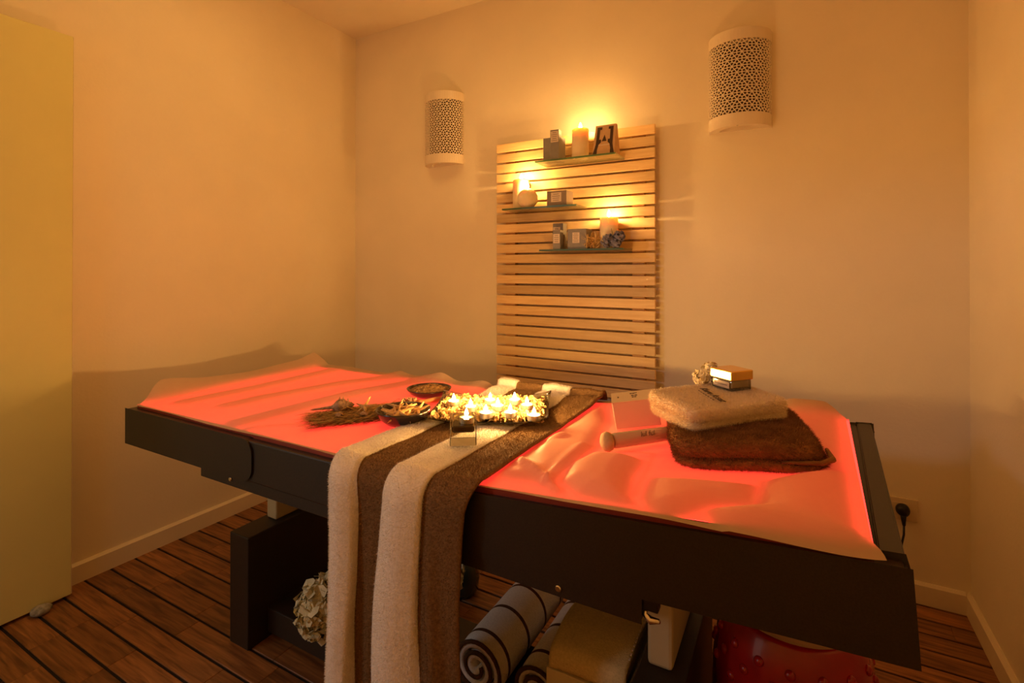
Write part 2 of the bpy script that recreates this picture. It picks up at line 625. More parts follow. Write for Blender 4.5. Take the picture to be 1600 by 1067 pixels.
def petals(bm, c, rad, n, size, squash=(1, 1, 1), cup=0.4, hemi=None):
    """ruffled blossoms on a ball: n bent four-sided petals"""
    c = Vector(c)
    k = 0
    while k < n:
        d = Vector(rng.normal(0, 1, 3)).normalized()
        if hemi is not None and d.dot(Vector(hemi)) < -0.25:
            continue
        k += 1
        p = c + Vector([d[i] * rad * squash[i] for i in range(3)]) * (0.75 + 0.3 * random.random())
        nn = (d + Vector(rng.normal(0, 0.45, 3))).normalized()
        u = nn.orthogonal().normalized()
        a = random.random() * 6.28
        u = (Matrix.Rotation(a, 3, nn) @ u)
        v = nn.cross(u)
        s = size * (0.7 + 0.6 * random.random())
        cv = bm.verts.new(p + nn * s * 0.10)
        N = 7
        rim = []
        for e in range(N):
            ea = 2 * math.pi * e / N
            k2 = s * 0.55 * (0.85 + 0.3 * random.random())
            rim.append(bm.verts.new(p + u * k2 * math.cos(ea) + v * k2 * math.sin(ea) + nn * s * cup * (random.random() - 0.25)))
        for e in range(N):
            bm.faces.new((cv, rim[e], rim[(e + 1) % N]))
    return bm


def blades(bm, n, fn, width):
    for i in range(n):
        p, d, L = fn(i)
        p, d = Vector(p), Vector(d).normalized()
        s = d.cross(Vector((0, 0, 1)) + Vector(rng.normal(0, 0.3, 3))).normalized() * width * (0.6 + random.random() * 0.8) / 2
        bend = Vector(rng.normal(0, 0.08, 3)) * L
        a = [p - s, p + s, p + d * L * 0.5 + s + bend, p + d * L * 0.5 - s + bend, p + d * L]
        v = [bm.verts.new(x) for x in a]
        bm.faces.new((v[0], v[1], v[2], v[3]))
        bm.faces.new((v[3], v[2], v[4]))
    return bm


def flame(parent, loc, h, power, tilt=0.0):
    r = h * 0.26
    prof = [(0, 0), (r * 0.6, h * 0.08), (r, h * 0.28), (r * 0.82, h * 0.5), (r * 0.42, h * 0.75), (0, h)]
    f = obj('flame', lathe(prof, 10, cap=False), M['flame'], parent, loc, smooth=True)
    ld = bpy.data.lights.new('candle_light', 'POINT')
    ld.energy = power
    ld.color = CANDLE
    ld.shadow_soft_size = r * 1.2
    lo = bpy.data.objects.new('candle_light', ld)
    link(lo, parent)
    lo.location = (loc[0], loc[1], loc[2] + h * 0.5)
    return f


# ------------------------------------------------------------------ the room
XL, XR, YB, YF, H = -2.445, 0.540, 2.360, -0.30, 2.681


def structure(name, bm, m, smooth=False):
    o = obj(name, bm, m, smooth=smooth)
    o['kind'] = 'structure'
    return o


T = 0.10
structure('wall_left', bbox((XL - T, YF - T, -0.03), (XL, YB + T, H)), M['wall'])
structure('wall_right', bbox((XR, YF - T, -0.03), (XR + T, YB + T, H)), M['wall'])
structure('wall_back', bbox((XL, YB, -0.03), (XR, YB + T, H)), M['wall'])
bm = bmesh.new()                                     # front wall with the open doorway on the left
box(bm, (XL, YF - T, -0.03), (-2.36, YF, H))
box(bm, (-1.42, YF - T, -0.03), (XR, YF, H))
box(bm, (-2.36, YF - T, 2.09), (-1.42, YF, H))
structure('wall_front', bm, M['wall'])
structure('ceiling', bbox((XL - T, YF - T, H), (XR + T, YB + T, H + 0.1)), M['ceiling'])
floor = structure('floor', bbox((XL, YF, -0.03), (XR, YB, -0.004)), M['caulk'])
# teak deck: every plank a piece of the floor
PITCH = 0.0873
row0 = 0.682 - PITCH * 11
k = 0
unit = {}


def plank_mesh(L):
    if L not in unit:
        b = bbox((0, 0, 0), (L, PITCH - 0.009, 0.012), 0.0012, 1)
        me = bpy.data.meshes.new('plank')
        bmesh.ops.recalc_face_normals(b, faces=b.faces)
        b.to_mesh(me)
        b.free()
        me.materials.append(M['plank'])
        unit[L] = me
    return unit[L]


y = row0
LENS = (0.30, 0.42, 0.50, 0.60)
while y < YB - 0.01:
    if y > YF:
        x = XL + 0.001
        first = True
        while x < XR - 0.01:
            L = random.choice(LENS)
            if first:
                L = random.choice((0.22, 0.30, 0.42))
                first = False
            if x + L > XR - 0.05:
                L = round(XR - 0.001 - x, 3)
            me = plank_mesh(L)
            o = bpy.data.objects.new('plank', me)
            o.location = (x, y + 0.0045, -0.012)
            if y + PITCH > YB:
                o.scale = (1, (YB - y - 0.006) / (PITCH - 0.009), 1)
            link(o, floor)
            x += L + 0.0008
    y += PITCH
# baseboards
BH = 0.076


def base_prof(d):
    return [(0, 0), (d, 0), (d, BH - 0.008), (d * 0.35, BH), (0, BH)]


def baseboard(name, p0, p1, nrm):
    bm = bmesh.new()
    prof = base_prof(0.015)
    a = [bm.verts.new((p0[0] + nrm[0] * d, p0[1] + nrm[1] * d, z)) for d, z in prof]
    b = [bm.verts.new((p1[0] + nrm[0] * d, p1[1] + nrm[1] * d, z)) for d, z in prof]
    n = len(prof)
    for q in range(n):
        bm.faces.new((a[q], a[(q + 1) % n], b[(q + 1) % n], b[q]))
    bm.faces.new(a)
    bm.faces.new(list(reversed(b)))
    structure(name, bm, M['trim'])


baseboard('baseboard_left', (XL, YF), (XL, YB), (1, 0))
baseboard('baseboard_back', (XL + 0.015, YB), (XR - 0.015, YB), (0, -1))
baseboard('baseboard_right', (XR, YF), (XR, YB), (-1, 0))
# cream door leaf, opened flat along the left wall
d = structure('door_1', bbox((-2.390, -0.16, 0.012), (-2.348, 0.871, 2.081), 0.002, 1), M['door'])
obj('door_edge', bbox((-2.389, 0.871, 0.014), (-2.349, 0.8725, 2.079)), M['trim'], d)
# added housing for the ceiling fill (out of the frame)
cl = thing('ceiling_fill_panel', 'added flat square fill light above the head of the bed', 'lamp', (-1.55, 1.20, 2.664))
obj('fill_frame', bbox((-0.43, -0.38, 0.0), (0.43, 0.38, 0.016), 0.004), M['white_metal'], cl)

# ------------------------------------------------------------------ wall sconces
def sconce(x, label):
    t = thing('wall_sconce', label, 'sconce', (x, YB, 1.800), group='perforated wall sconces')
    a, b, Hs = 0.120, 0.110, 0.395
    z0, z1 = 0.050, 0.350

    def P(u, z, k=1.0):
        th = u * math.pi
        return Vector((-a * k * math.cos(th), -b * k * math.sin(th), z))

    # perforated shade: hemp-leaf lattice, three slits in every triangle
    rows = 11
    hh = (z1 - z0) / rows
    cols = 10
    bm = bmesh.new()
    tris = []
    for r in range(rows):
        for c in range(-1, cols + 1):
            def nd(rr, cc):
                off = 0.5 if rr % 2 else 0.0
                return ((cc + off) / cols, z0 + rr * hh)
            if r % 2 == 0:
                tris.append((nd(r, c), nd(r, c + 1), nd(r + 1, c)))
                tris.append((nd(r, c + 1), nd(r + 1, c + 1), nd(r + 1, c)))
            else:
                tris.append((nd(r, c), nd(r, c + 1), nd(r + 1, c + 1)))
                tris.append((nd(r, c), nd(r + 1, c + 1), nd(r + 1, c)))
    cl1 = lambda q: (min(max(q[0], 0.0), 1.0), q[1])
    for tr in tris:
        tr = [cl1(q) for q in tr]
        area2 = abs((tr[1][0] - tr[0][0]) * (tr[2][1] - tr[0][1]) - (tr[2][0] - tr[0][0]) * (tr[1][1] - tr[0][1]))
        if area2 < 1e-6:
            continue
        g = (sum(q[0] for q in tr) / 3, sum(q[1] for q in tr) / 3)
        mids = [((tr[q][0] + tr[(q + 1) % 3][0]) / 2, (tr[q][1] + tr[(q + 1) % 3][1]) / 2) for q in range(3)]
        for i in range(3):
            sub = [tr[i], mids[i], g, mids[(i + 2) % 3]]
            sc_ = (sum(q[0] for q in sub) / 4, sum(q[1] for q in sub) / 4)
            ins = [(sc_[0] + (q[0] - sc_[0]) * 0.72, sc_[1] + (q[1] - sc_[1]) * 0.72) for q in sub]
            o = [bm.verts.new(P(*q)) for q in sub]
            n = [bm.verts.new(P(*q)) for q in ins]
            for q in range(4):
                bm.faces.new((o[q], o[(q + 1) % 4], n[(q + 1) % 4], n[q]))
    bmesh.ops.remove_doubles(bm, verts=bm.verts, dist=0.0002)
    s = obj('shade', bm, M['ceramic'], t)
    so = s.modifiers.new('thick', 'SOLIDIFY')
    so.thickness = 0.003
    so.offset = 0

    def band(name, za, zb_, k=1.012, cap=None):
        bm = bmesh.new()
        N = 28
        ring = []
        for z, kk in ((za, k), (zb_, k), (zb_, k - 0.07), (za, k - 0.07)):
            ring.append([bm.verts.new(P(i / N, z, kk)) for i in range(N + 1)])
        for q in range(4):
            A, B = ring[q], ring[(q + 1) % 4]
            for i in range(N):
                bm.faces.new((A[i], A[i + 1], B[i + 1], B[i]))
        bm.faces.new([r[0] for r in ring])
        bm.faces.new([r[-1] for r in reversed(ring)])
        if cap is not None:                        # bottom plate with an oval hollow
            rim, inn, deep = [], [], []
            for i in range(N + 1):
                p = P(i / N, cap, k - 0.02)
                rim.append(bm.verts.new(p))
                th = i / N * 2 * math.pi
            for i in range(N + 1):
                p = P(i / N, cap, k - 0.02)
                q = Vector((p.x * 0.66, -0.012 + (p.y + 0.012) * 0.70, cap)) if i not in (0, N) else Vector((p.x * 0.66, -0.012, cap))
                inn.append(bm.verts.new(q))
                deep.append(bm.verts.new(Vector((q.x * 0.92, q.y * 0.95 - 0.001, cap + 0.02))))
            for i in range(N):
                bm.faces.new((rim[i], rim[i + 1], inn[i + 1], inn[i]))
                bm.faces.new((inn[i], inn[i + 1], deep[i + 1], deep[i]))
            bm.faces.new((rim[0], inn[0], inn[-1], rim[-1]))
            bm.faces.new((inn[0], deep[0], deep[-1], inn[-1]))
            bm.faces.new(deep)
        return obj(name, bm, M['ceramic'], t)
    band('lower_band', 0.0, z0 + 0.001, cap=0.002)
    band('upper_band', z1 - 0.001, Hs)
    bm = bmesh.new()
    va = [bm.verts.new(P(i / 20, Hs - 0.012, 0.95)) for i in range(21)]
    vb = [bm.verts.new(P(i / 20, Hs - 0.008, 0.95)) for i in range(21)]
    bm.faces.new(va)
    bm.faces.new(list(reversed(vb)))
    for i in range(20):
        bm.faces.new((va[i], va[i + 1], vb[i + 1], vb[i]))
    obj('added_top_plate', bm, M['ceramic'], t)  # added lid, keeps light out so the holes look dark
    obj('back_plate', bbox((-0.112, -0.006, 0.03), (0.112, 0.0, 0.37)), M['sconce_inside'], t)
    return t


sconce(-1.735, 'smaller looking perforated half-round ceramic sconce left of the slatted panel')
sc2 = sconce(-0.203, 'larger looking perforated half-round ceramic sconce right of the slatted panel')
obj('screw_hole', lathe([(0.004, 0), (0.004, 0.003)], 10), M['black'], sc2, (0.0, -0.100, 0.0005))

# ------------------------------------------------------------------ slatted panel
PX0, PX1, PYF = -1.371, -0.547, 2.310
panel = thing('slatted_panel', 'tall pine panel of horizontal slats hung on the back wall', 'wall panel', (-0.96, 2.33, 0.60))
SP = 0.0526
b = bbox((0, 0, 0), (PX1 - PX0, 0.018, 0.0425), 0.0015, 1)
sm = bpy.data.meshes.new('slat')
bmesh.ops.recalc_face_normals(b, faces=b.faces)
b.to_mesh(sm)
b.free()
sm.materials.append(M['slat'])
for i in range(24):
    o = bpy.data.objects.new('slat', sm)
    o.location = (PX0 + 0.96, PYF - 2.33, 1.868 - 0.0425 - SP * i - 0.60)
    link(o, panel)
for xb in (-1.325, -0.655):
    obj('batten', bbox((xb + 0.96, PYF + 0.018 - 2.33, 0.02), (xb + 0.055 + 0.96, YB - 0.002 - 2.33, 1.26)), M['batten'], panel)


def shelf(x0, x1, z, label):
    o = obj('glass_shelf', bbox((0, 0, -0.008), (x1 - x0, 0.138, 0.0), 0.001, 1), M['shelf'], loc=(x0, 2.172, z))
    obj('polished_edge', bbox((0, -0.0012, -0.008), (x1 - x0, -0.0002, 0.0)), M['shelf_edge'], o)
    return tag(o, label, 'shelf', 'glass shelves on the slatted panel')


SH1, SH2, SH3 = 1.728, 1.512, 1.308
shelf(-1.078, -0.685, SH1, 'top glass shelf, holding the wedge box and a tall candle')
shelf(-1.258, -0.868, SH2, 'middle glass shelf, holding the round ball candle')
shelf(-1.055, -0.650, SH3, 'lowest glass shelf, holding straw and blue dried flowers')


def carton(name, label, x0, x1, y0, y1, z, h, m, lab, lines, group='small cosmetic cartons on the glass shelves', rot=0.0):
    cx, cyy = (x0 + x1) / 2, (y0 + y1) / 2
    t = thing(name, label, 'box', (cx, cyy, z), (0, 0, R(rot)), group)
    hw, hd = (x1 - x0) / 2, (y1 - y0) / 2
    obj('carton_body', bbox((-hw, -hd, 0), (hw, hd, h), 0.001, 1), m, t)
    u0, u1, v0, v1 = lab
    lw, lh = 2 * hw, h
    p = obj('label', bbox((-hw + u0 * lw, -hd - 0.0007, v0 * lh), (-hw + u1 * lw, -hd + 0.0003, v1 * lh)), M['paper'], t)
    bm = bmesh.new()
    W = (u1 - u0) * lw
    for i in range(lines):
        zc = (v0 + (v1 - v0) * (1 - (i + 0.8) / (lines + 0.6))) * lh
        s = 0.55 + 0.3 * ((i * 37) % 10) / 10
        xm = -hw + (u0 + u1) / 2 * lw
        th = (v1 - v0) * lh / (lines + 1) * 0.28
        # a row of small marks standing for a printed line too small to read
        nseg = 4
        for q in range(nseg):
            xa = xm - W * s / 2 + W * s * q / nseg
            box(bm, (xa, -hd - 0.0011, zc - th / 2), (xa + W * s / nseg * 0.78, -hd - 0.0005, zc + th / 2))
    obj('printing', bm, M['ink'], p)
    return t


carton('carton', 'wide blue-grey carton at the left end of the top glass shelf', -1.058, -0.965, 2.222, 2.275, SH1, 0.116, M['carton_blue'], (0.42, 0.98, 0.34, 0.86), 7)
carton('carton', 'narrow tall blue-grey carton in front of the wide one on the top shelf', -1.001, -0.957, 2.178, 2.210, SH1, 0.138, M['carton_blue'], (0.08, 0.94, 0.58, 0.95), 5)
carton('carton', 'low taupe carton lying on the middle glass shelf', -1.022, -0.922, 2.186, 2.266, SH2, 0.070, M['carton_brown'], (0.22, 0.74, 0.26, 0.88), 4)
carton('carton', 'taller thin blue-grey carton at the left end of the lowest shelf', -1.016, -0.962, 2.240, 2.285, SH3, 0.126, M['carton_blue'], (0.06, 0.72, 0.38, 0.86), 5)
carton('carton', 'short thin blue-grey carton in front of the taller one on the lowest shelf', -0.988, -0.950, 2.178, 2.212, SH3, 0.089, M['carton_blue'], (0.08, 0.92, 0.32, 0.80), 4)
carton('carton', 'square blue-grey carton in the middle of the lowest shelf', -0.918, -0.826, 2.188, 2.262, SH3, 0.092, M['carton_blue'], (0.27, 0.64, 0.30, 0.82), 6)

# wedge gift box with dark bracket print
t = thing('wedge_box', 'tapered kraft gift box with dark bracket print on the top shelf', 'box', (-0.745, 2.228, SH1))
Wb, Dt, hb = 0.051, 0.010, 0.140
y0b, y0t = -0.045, -0.005
bm = bmesh.new()
lo = [bm.verts.new(p) for p in ((-Wb, y0b, 0), (Wb, y0b, 0), (Wb, 0.045, 0), (-Wb, 0.045, 0))]
hi = [bm.verts.new(p) for p in ((-Wb * 0.93, y0t, hb), (Wb * 0.93, y0t, hb), (Wb * 0.93, 0.012, hb), (-Wb * 0.93, 0.012, hb))]
bm.faces.new(lo)
bm.faces.new(hi)
for q in range(4):
    bm.faces.new((lo[q], lo[(q + 1) % 4], hi[(q + 1) % 4], hi[q]))
obj('carton_body', bm, M['kraft'], t)


def on_face(u, v, e):
    """u, v in 0..1 on the leaning front face"""
    k = 1 - 0.07 * v
    return Vector((-Wb * k + 2 * Wb * k * u, y0b + (y0t - y0b) * v - e, v * hb))


def face_poly(bm, pts, e=0.0009):
    a = [bm.verts.new(on_face(u, v, e)) for u, v in pts]
    c = [bm.verts.new(on_face(u, v, -0.0004)) for u, v in pts]
    bm.faces.new(a)
    n = len(pts)
    for q in range(n):
        bm.faces.new((a[q], a[(q + 1) % n], c[(q + 1) % n], c[q]))


bm = bmesh.new()
for s in (0, 1):
    f = (lambda u: u) if s == 0 else (lambda u: 1 - u)
    for poly in ([(f(.11), .93), (f(.34), .93), (f(.34), .84), (f(.25), .84), (f(.25), .50), (f(.11), .50)],
                 [(f(.11), .50), (f(.34), .50), (f(.34), .40), (f(.25), .34), (f(.11), .34)],
                 [(f(.11), .34), (f(.25), .34), (f(.20), .18), (f(.20), .0), (f(.01), .0), (f(.06), .16)]):
        face_poly(bm, poly)
face_poly(bm, [(.38, .44), (.60, .44), (.49, .66)])
obj('bracket_print', bm, M['inkbrown'], t)
bm = bmesh.new()
face_poly(bm, [(.24, .30), (.76, .30), (.76, .33), (.24, .33)])
obj('print_line', bm, M['paper'], t)


def pillar(label, x, y, z, r, h, fh=0.030, pw=P_SHELF, group='pillar candles on the glass shelves'):
    t = thing('pillar_candle', label, 'candle', (x, y, z), group=group)
    prof = [(0, 0), (r * 0.97, 0), (r, 0.004), (r, h - 0.004), (r * 0.96, h), (r * 0.8, h - 0.001), (r * 0.5, h - 0.007), (0, h - 0.009)]
    obj('wax', lathe(prof, 32), M['wax'], t, smooth=True)
    obj('wick', tube([(0, 0, h - 0.011), (0.0005, 0, h + 0.006)], 0.0012, 6), M['wick'], t)
    flame(t, (0, 0, h + 0.003), fh, pw)
    return t


pillar('tall lit pillar candle on the top glass shelf', -0.870, 2.228, SH1, 0.039, 0.136)
pillar('lit pillar candle behind the ball candle on the middle shelf', -1.195, 2.255, SH2, 0.042, 0.148)
pillar('lit pillar candle beside the blue dried flowers on the lowest shelf', -0.740, 2.250, SH3, 0.041, 0.142, 0.034)
t = thing('ball_candle', 'round ball candle lit on the middle glass shelf', 'candle', (-1.137, 2.212, SH2))
prof = [(0.022, 0.0)] + [(0.0495 * math.cos(a), 0.047 + 0.0495 * math.sin(a)) for a in np.linspace(-1.1, 1.25, 14)] + [(0.008, 0.0925), (0, 0.0915)]
obj('wax', lathe(prof, 32), M['wax'], t, smooth=True)
obj('wick', tube([(0, 0, 0.09), (0, 0, 0.102)], 0.0012, 6), M['wick'], t)
flame(t, (0, 0, 0.098), 0.028, P_SHELF * 0.8)

# straw tuft and blue dried flowers on the lowest shelf
bm = bmesh.new()
def straw_fn(i):
    a = random.random() * 6.28
    p = (-0.800 + random.uniform(-.030, .028), 2.198 + random.uniform(-.020, .03), SH3 + random.uniform(0.002, 0.05))
    return p, (math.cos(a), math.sin(a) * 0.5, random.uniform(-.2, 1.0)), random.uniform(.02, .045)
blades(bm, 260, straw_fn, 0.0030)
for v in bm.verts:
    v.co.z = max(v.co.z, SH3 + 0.0006)
    v.co.y = min(v.co.y, 2.30)
o = obj('straw_tuft', bm, M['straw'])
tag(o, 'tangled tuft of straw on the lowest glass shelf beside the square carton', 'straw', kind='stuff')
t = thing('dried_flower', 'dusty blue dried flowers in front of the lowest candle', 'flower', (-0.705, 2.188, SH3))
for nm, c, rr in (('blossom', (-0.020, 0, 0.034), 0.027), ('blossom', (0.030, 0.004, 0.050), 0.024), ('blossom', (0.016, -0.004, 0.022), 0.020)):
    bm = bmesh.new()
    petals(bm, c, rr, 110, 0.013)
    for v in bm.verts:
        v.co.z = max(v.co.z, 0.001)
        v.co.y = min(v.co.y, 0.019)
    obj(nm, bm, M['bluepetal'], t)
obj('stem', tube([(0.01, 0.0, 0.03), (0.002, 0.004, 0.058), (-0.006, 0.006, 0.088)], 0.0012, 5), M['stem'], t)

# ------------------------------------------------------------------ the treatment bed
BED = Vector((-0.90, 1.26, 0.0))


def zb(x):
    return 0.748 + max(0.0, 0.069 * (x + 0.69))


bed = thing('treatment_bed', 'black framed spa treatment bed with a red glowing mattress', 'bed', BED)


def bedpart(name, bm, m, parent=None, bev=0.0, seg=2, smooth=False):
    if bev:
        bmesh.ops.remove_doubles(bm, verts=bm.verts, dist=1e-5)
        es = [e for e in bm.edges if len(e.link_faces) == 2 and e.calc_face_angle(0) > 0.6]
        bmesh.ops.bevel(bm, geom=es, offset=bev, segments=seg, affect='EDGES', profile=0.5)
    if parent is None or parent is bed:
        bmesh.ops.translate(bm, verts=bm.verts, vec=-BED)
        return obj(name, bm, m, bed, smooth=smooth)
    bmesh.ops.translate(bm, verts=bm.verts, vec=-BED)
    return obj(name, bm, m, parent, smooth=smooth)


Y0, Y1 = 0.877, 1.650
# head section, with a rounded end at the joint
prof = [(-1.959, 0.637), (-1.959, 0.749)]
prof += [(-1.330 + 0.038 * math.sin(a), 0.709 + 0.040 * math.cos(a)) for a in np.linspace(0, math.pi / 2, 7)]
prof += [(-1.330 + 0.038 * math.sin(a), 0.674 + 0.037 * math.cos(a)) for a in np.linspace(math.pi / 2, math.pi, 7)]
bedpart('head_frame', prism_y(prof, Y0 - 0.006, Y1 + 0.006), M['bedframe'], bev=0.003)
# middle section, cut back behind the rounded end
bedpart('middle_frame', bbox((-1.345, Y0, 0.634), (-0.690, Y1, 0.746), 0.004), M['bedframe'])
# foot section, raised towards the foot
bm = bmesh.new()
def skew(y):
    return 0.041 * (y - 0.877) / 0.77
pts = []
for yy in (Y0, Y1):
    pts.append([bm.verts.new((x + (skew(yy) if x > 0 else 0), yy, z)) for x, z in ((-0.690, 0.629), (-0.690, 0.746), (0.136, 0.8015), (0.144, 0.676))])
for q in range(4):
    bm.faces.new((pts[0][q], pts[0][(q + 1) % 4], pts[1][(q + 1) % 4], pts[1][q]))
bm.faces.new(pts[0])
bm.faces.new(list(reversed(pts[1])))
bedpart('foot_frame', bm, M['bedframe'], bev=0.005)
# end rail across the foot
bm = bmesh.new()
pts = []
for yy in (Y0 + 0.030, Y1 - 0.016):
    s = skew(yy)
    pts.append([bm.verts.new((x + s, yy, z)) for x, z in ((0.1035, 0.79), (0.1035, 0.8075), (0.134, 0.8095), (0.139, 0.79))])
for q in range(4):
    bm.faces.new((pts[0][q], pts[0][(q + 1) % 4], pts[1][(q + 1) % 4], pts[1][q]))
bm.faces.new(pts[0])
bm.faces.new(list(reversed(pts[1])))
bedpart('end_rail', bm, M['rail'], bev=0.0025)
# underframe strip
prof = [(-1.539, 0.606), (-1.539, 0.645), (-0.234, 0.655), (-0.234, 0.606)]
bedpart('underframe', prism_y(prof, Y0 + 0.004, Y1 - 0.004), M['bedframe'], bev=0.002)
for (x, z, yy) in ((-1.395, 0.624, Y0 + 0.004), (-0.388, 0.620, Y0 + 0.004)):
    mt = Matrix.Translation((x, yy, z)) @ Matrix.Rotation(R(90), 4, 'X')
    bedpart('bolt', lathe([(0.0062, -0.002), (0.0062, 0.003), (0.0045, 0.0045), (0, 0.0045)], 14, mtx=mt), M['chrome'])
# pedestals, columns, cross beam
bedpart('pedestal', bbox((-1.620, 1.020, 0.0), (-1.525, 1.500, 0.358), 0.003), M['bedframe'])
bedpart('pedestal', bbox((-0.300, 1.020, 0.0), (-0.200, 1.500, 0.358), 0.003), M['bedframe'])
bedpart('column', bbox((-1.602, 1.140, 0.358), (-1.552, 1.370, 0.606), 0.006), M['white_metal'])
bedpart('column', bbox((-0.283, 1.118, 0.358), (-0.229, 1.370, 0.606), 0.008), M['white_metal'])
bedpart('cross_beam', bbox((-1.525, 1.090, 0.020), (-0.300, 1.360, 0.100), 0.003), M['bedframe'])
# release lever under the near edge
lv = bedpart('lever', bbox((-0.232, 0.884, 0.628), (-0.205, 0.905, 0.655), 0.002), M['black'])
bm = tube([(-0.226, 0.895, 0.628), (-0.230, 0.893, 0.617), (-0.218, 0.889, 0.611), (-0.203, 0.886, 0.616)], [0.004, 0.006, 0.007, 0.004], 8)
bedpart('lever_tab', bm, M['chrome'], lv, smooth=True)


# ---- film sheet: how far it stands off the mattress
def sdf(poly, x, y):
    inside = False
    best = 1e9
    n = len(poly)
    for i in range(n):
        ax, ay = poly[i]
        bx, by = poly[(i + 1) % n]
        if (ay > y) != (by > y) and x < (bx - ax) * (y - ay) / (by - ay) + ax:
            inside = not inside
        ex, ey = bx - ax, by - ay
        tt = max(0.0, min(1.0, ((x - ax) * ex + (y - ay) * ey) / (ex * ex + ey * ey)))
        best = min(best, math.hypot(x - ax - tt * ex, y - ay - tt * ey))
    return best if inside else -best


LIFT = [
    ([(-.42, .96), (-.44, 1.06), (-.42, 1.14), (-.34, 1.15), (-.29, 1.13), (-.29, 1.03), (-.27, .94), (-.24, .90), (-.29, .90), (-.36, .91)], .024, .055),
    ([(-.25, .94), (-.26, 1.04), (-.18, 1.06), (-.06, 1.07), (-.06, .97), (-.12, .95), (-.15, .91), (-.19, .88), (-.23, .90)], .018, .05),
    ([(-.05, 1.10), (.01, 1.16), (.088, 1.21), (.081, .945), (.12, .85), (.04, .83), (-.06, .86), (-.12, .89), (-.14, .93), (-.06, .98)], .024, .06),
    ([(-.09, 1.50), (-.03, 1.69), (.11, 1.69), (.098, 1.40), (.087, 1.17), (.0, 1.14)], .016, .07),
    ([(-.60, .92), (-.62, 1.11), (-.58, 1.44), (-.56, 1.66), (-.46, 1.40), (-.42, 1.18), (-.44, 1.02), (-.44, .93)], .012, .05),
]
RIDGE = [
    ([(-1.81, .98), (-1.793, 1.23), (-1.804, 1.60)], .050, .012),
    ([(-1.64, 1.02), (-1.635, 1.15), (-1.562, 1.458), (-1.458, 1.66)], .055, .010),
    ([(-1.43, .93), (-1.416, 1.156), (-1.399, 1.367), (-1.317, 1.64)], .060, .011),
    ([(-.654, 1.011), (-.61, 1.055), (-.527, 1.012), (-.455, .959), (-.406, .912)], .013, .012),
    ([(-.594, 1.042), (-.581, 1.099), (-.562, 1.184), (-.526, 1.224)], .016, .010),
    ([(-.439, .94), (-.452, 1.052), (-.451, 1.168)], .014, .012),
    ([(-1.36, .90), (-1.31, .96), (-1.25, 1.0)], .016, .007),
]


def ss(a, b, t):
    t = max(0.0, min(1.0, (t - a) / (b - a)))
    return t * t * (3 - 2 * t)


def line_d(pl, x, y):
    best = 1e9
    for (ax, ay), (bx, by) in zip(pl, pl[1:]):
        ex, ey = bx - ax, by - ay
        tt = max(0.0, min(1.0, ((x - ax) * ex + (y - ay) * ey) / (ex * ex + ey * ey)))
        best = min(best, math.hypot(x - ax - tt * ex, y - ay - tt * ey))
    return best


def gap(x, y):
    g = 0.0
    for poly, amp, wd in LIFT:
        s = sdf(poly, x, y)
        if s > 0:
            g = max(g, amp * math.sqrt(ss(0, wd, s)) if s < wd else amp)
    for pl, wd, amp in RIDGE:
        dd = line_d(pl, x, y)
        if dd < wd * 2.2:
            g += amp * math.exp(-(dd / wd * 1.5) ** 2)
    # pressed down under the blanket, towel and tray
    c, s_ = math.cos(R(12)), math.sin(R(12))
    lx, ly = (x + .12) * c + (y - 1.33) * s_, -(x + .12) * s_ + (y - 1.33) * c
    m = max(abs(lx) / .15, abs(ly) / .165)
    g *= ss(0.85, 1.12, m)
    if -1.0 < x < -0.54:
        g *= ss(0.19, 0.24, abs(x + 0.77))
    return g


def lip(x, y):
    """the sheet curls up beyond the head end and along the far edge"""
    g = 0.0
    if x < -1.905:
        k = (-1.905 - x) / 0.075
        e = 0.034 + 0.020 * math.exp(-((y - 1.0) / .1) ** 2) + 0.022 * math.exp(-((y - 1.69) / .09) ** 2) - 0.008 * math.exp(-((y - 1.33) / .12) ** 2)
        g += e * k * ss(0.872, 0.965, y)
    if y > 1.58:
        k = ((y - 1.58) / 0.09) ** 1.5
        e = 0.006 + 0.034 * math.exp(-((x + 1.25) / .055) ** 2) + 0.014 * math.exp(-((x + 1.43) / .08) ** 2) + 0.012 * math.exp(-((x + 1.06) / .05) ** 2)
        e += 0.026 * ss(-0.12, 0.0, x)
        if -1.04 < x < -0.50:
            e *= ss(0.215, 0.27, abs(x + 0.77))
        g += e * k
    return g


def sheet_z(x, y):
    return zb(x) + 0.0150 + gap(x, y) + lip(x, y) + 0.0008 * noise.noise(Vector((x * 9, y * 9, 0)))


NXS, NYS = 190, 80
V, F = [], []
for j in range(NYS + 1):
    tt = j / NYS
    for i in range(NXS + 1):
        s = i / NXS
        xl, xr = -1.925 + (-1.985 + 1.925) * ss(0, 0.15, tt), 0.097 + 0.020 * tt + 0.014 * (1 - ss(0, 0.06, tt))
        x = xl + (xr - xl) * s
        yn = 0.8875 - 0.024 * ss(0.86, 1.0, s) + 0.004 * math.sin(s * 21) * (1 - ss(0.8, 0.9, s))
        yf = 1.668 + 0.012 * math.sin(s * 17)
        # rounded corners
        if s > 0.965:
            e = ((s - 0.965) / 0.035) ** 2.5
            yn += 0.010 * e
            yf -= 0.05 * e
        if s < 0.03:
            yf -= 0.012 * ((0.03 - s) / 0.03) ** 2
        yy = yn + (yf - yn) * tt
        z = zb(x) + 0.0150 + gap(x, yy) * ss(-0.004, 0.040, yy - yn) + lip(x, yy) + 0.0008 * noise.noise(Vector((x * 9, yy * 9, 0)))
        z -= 0.006 * (1 - ss(0.0, 0.025, yy - yn)) * ss(0.82, 0.9, s)
        if tt < 0.03 and s < 0.9:
            z -= 0.003 * (1 - tt / 0.03)
        V.append((x + 0.9, yy - 1.26, z - 0.76))
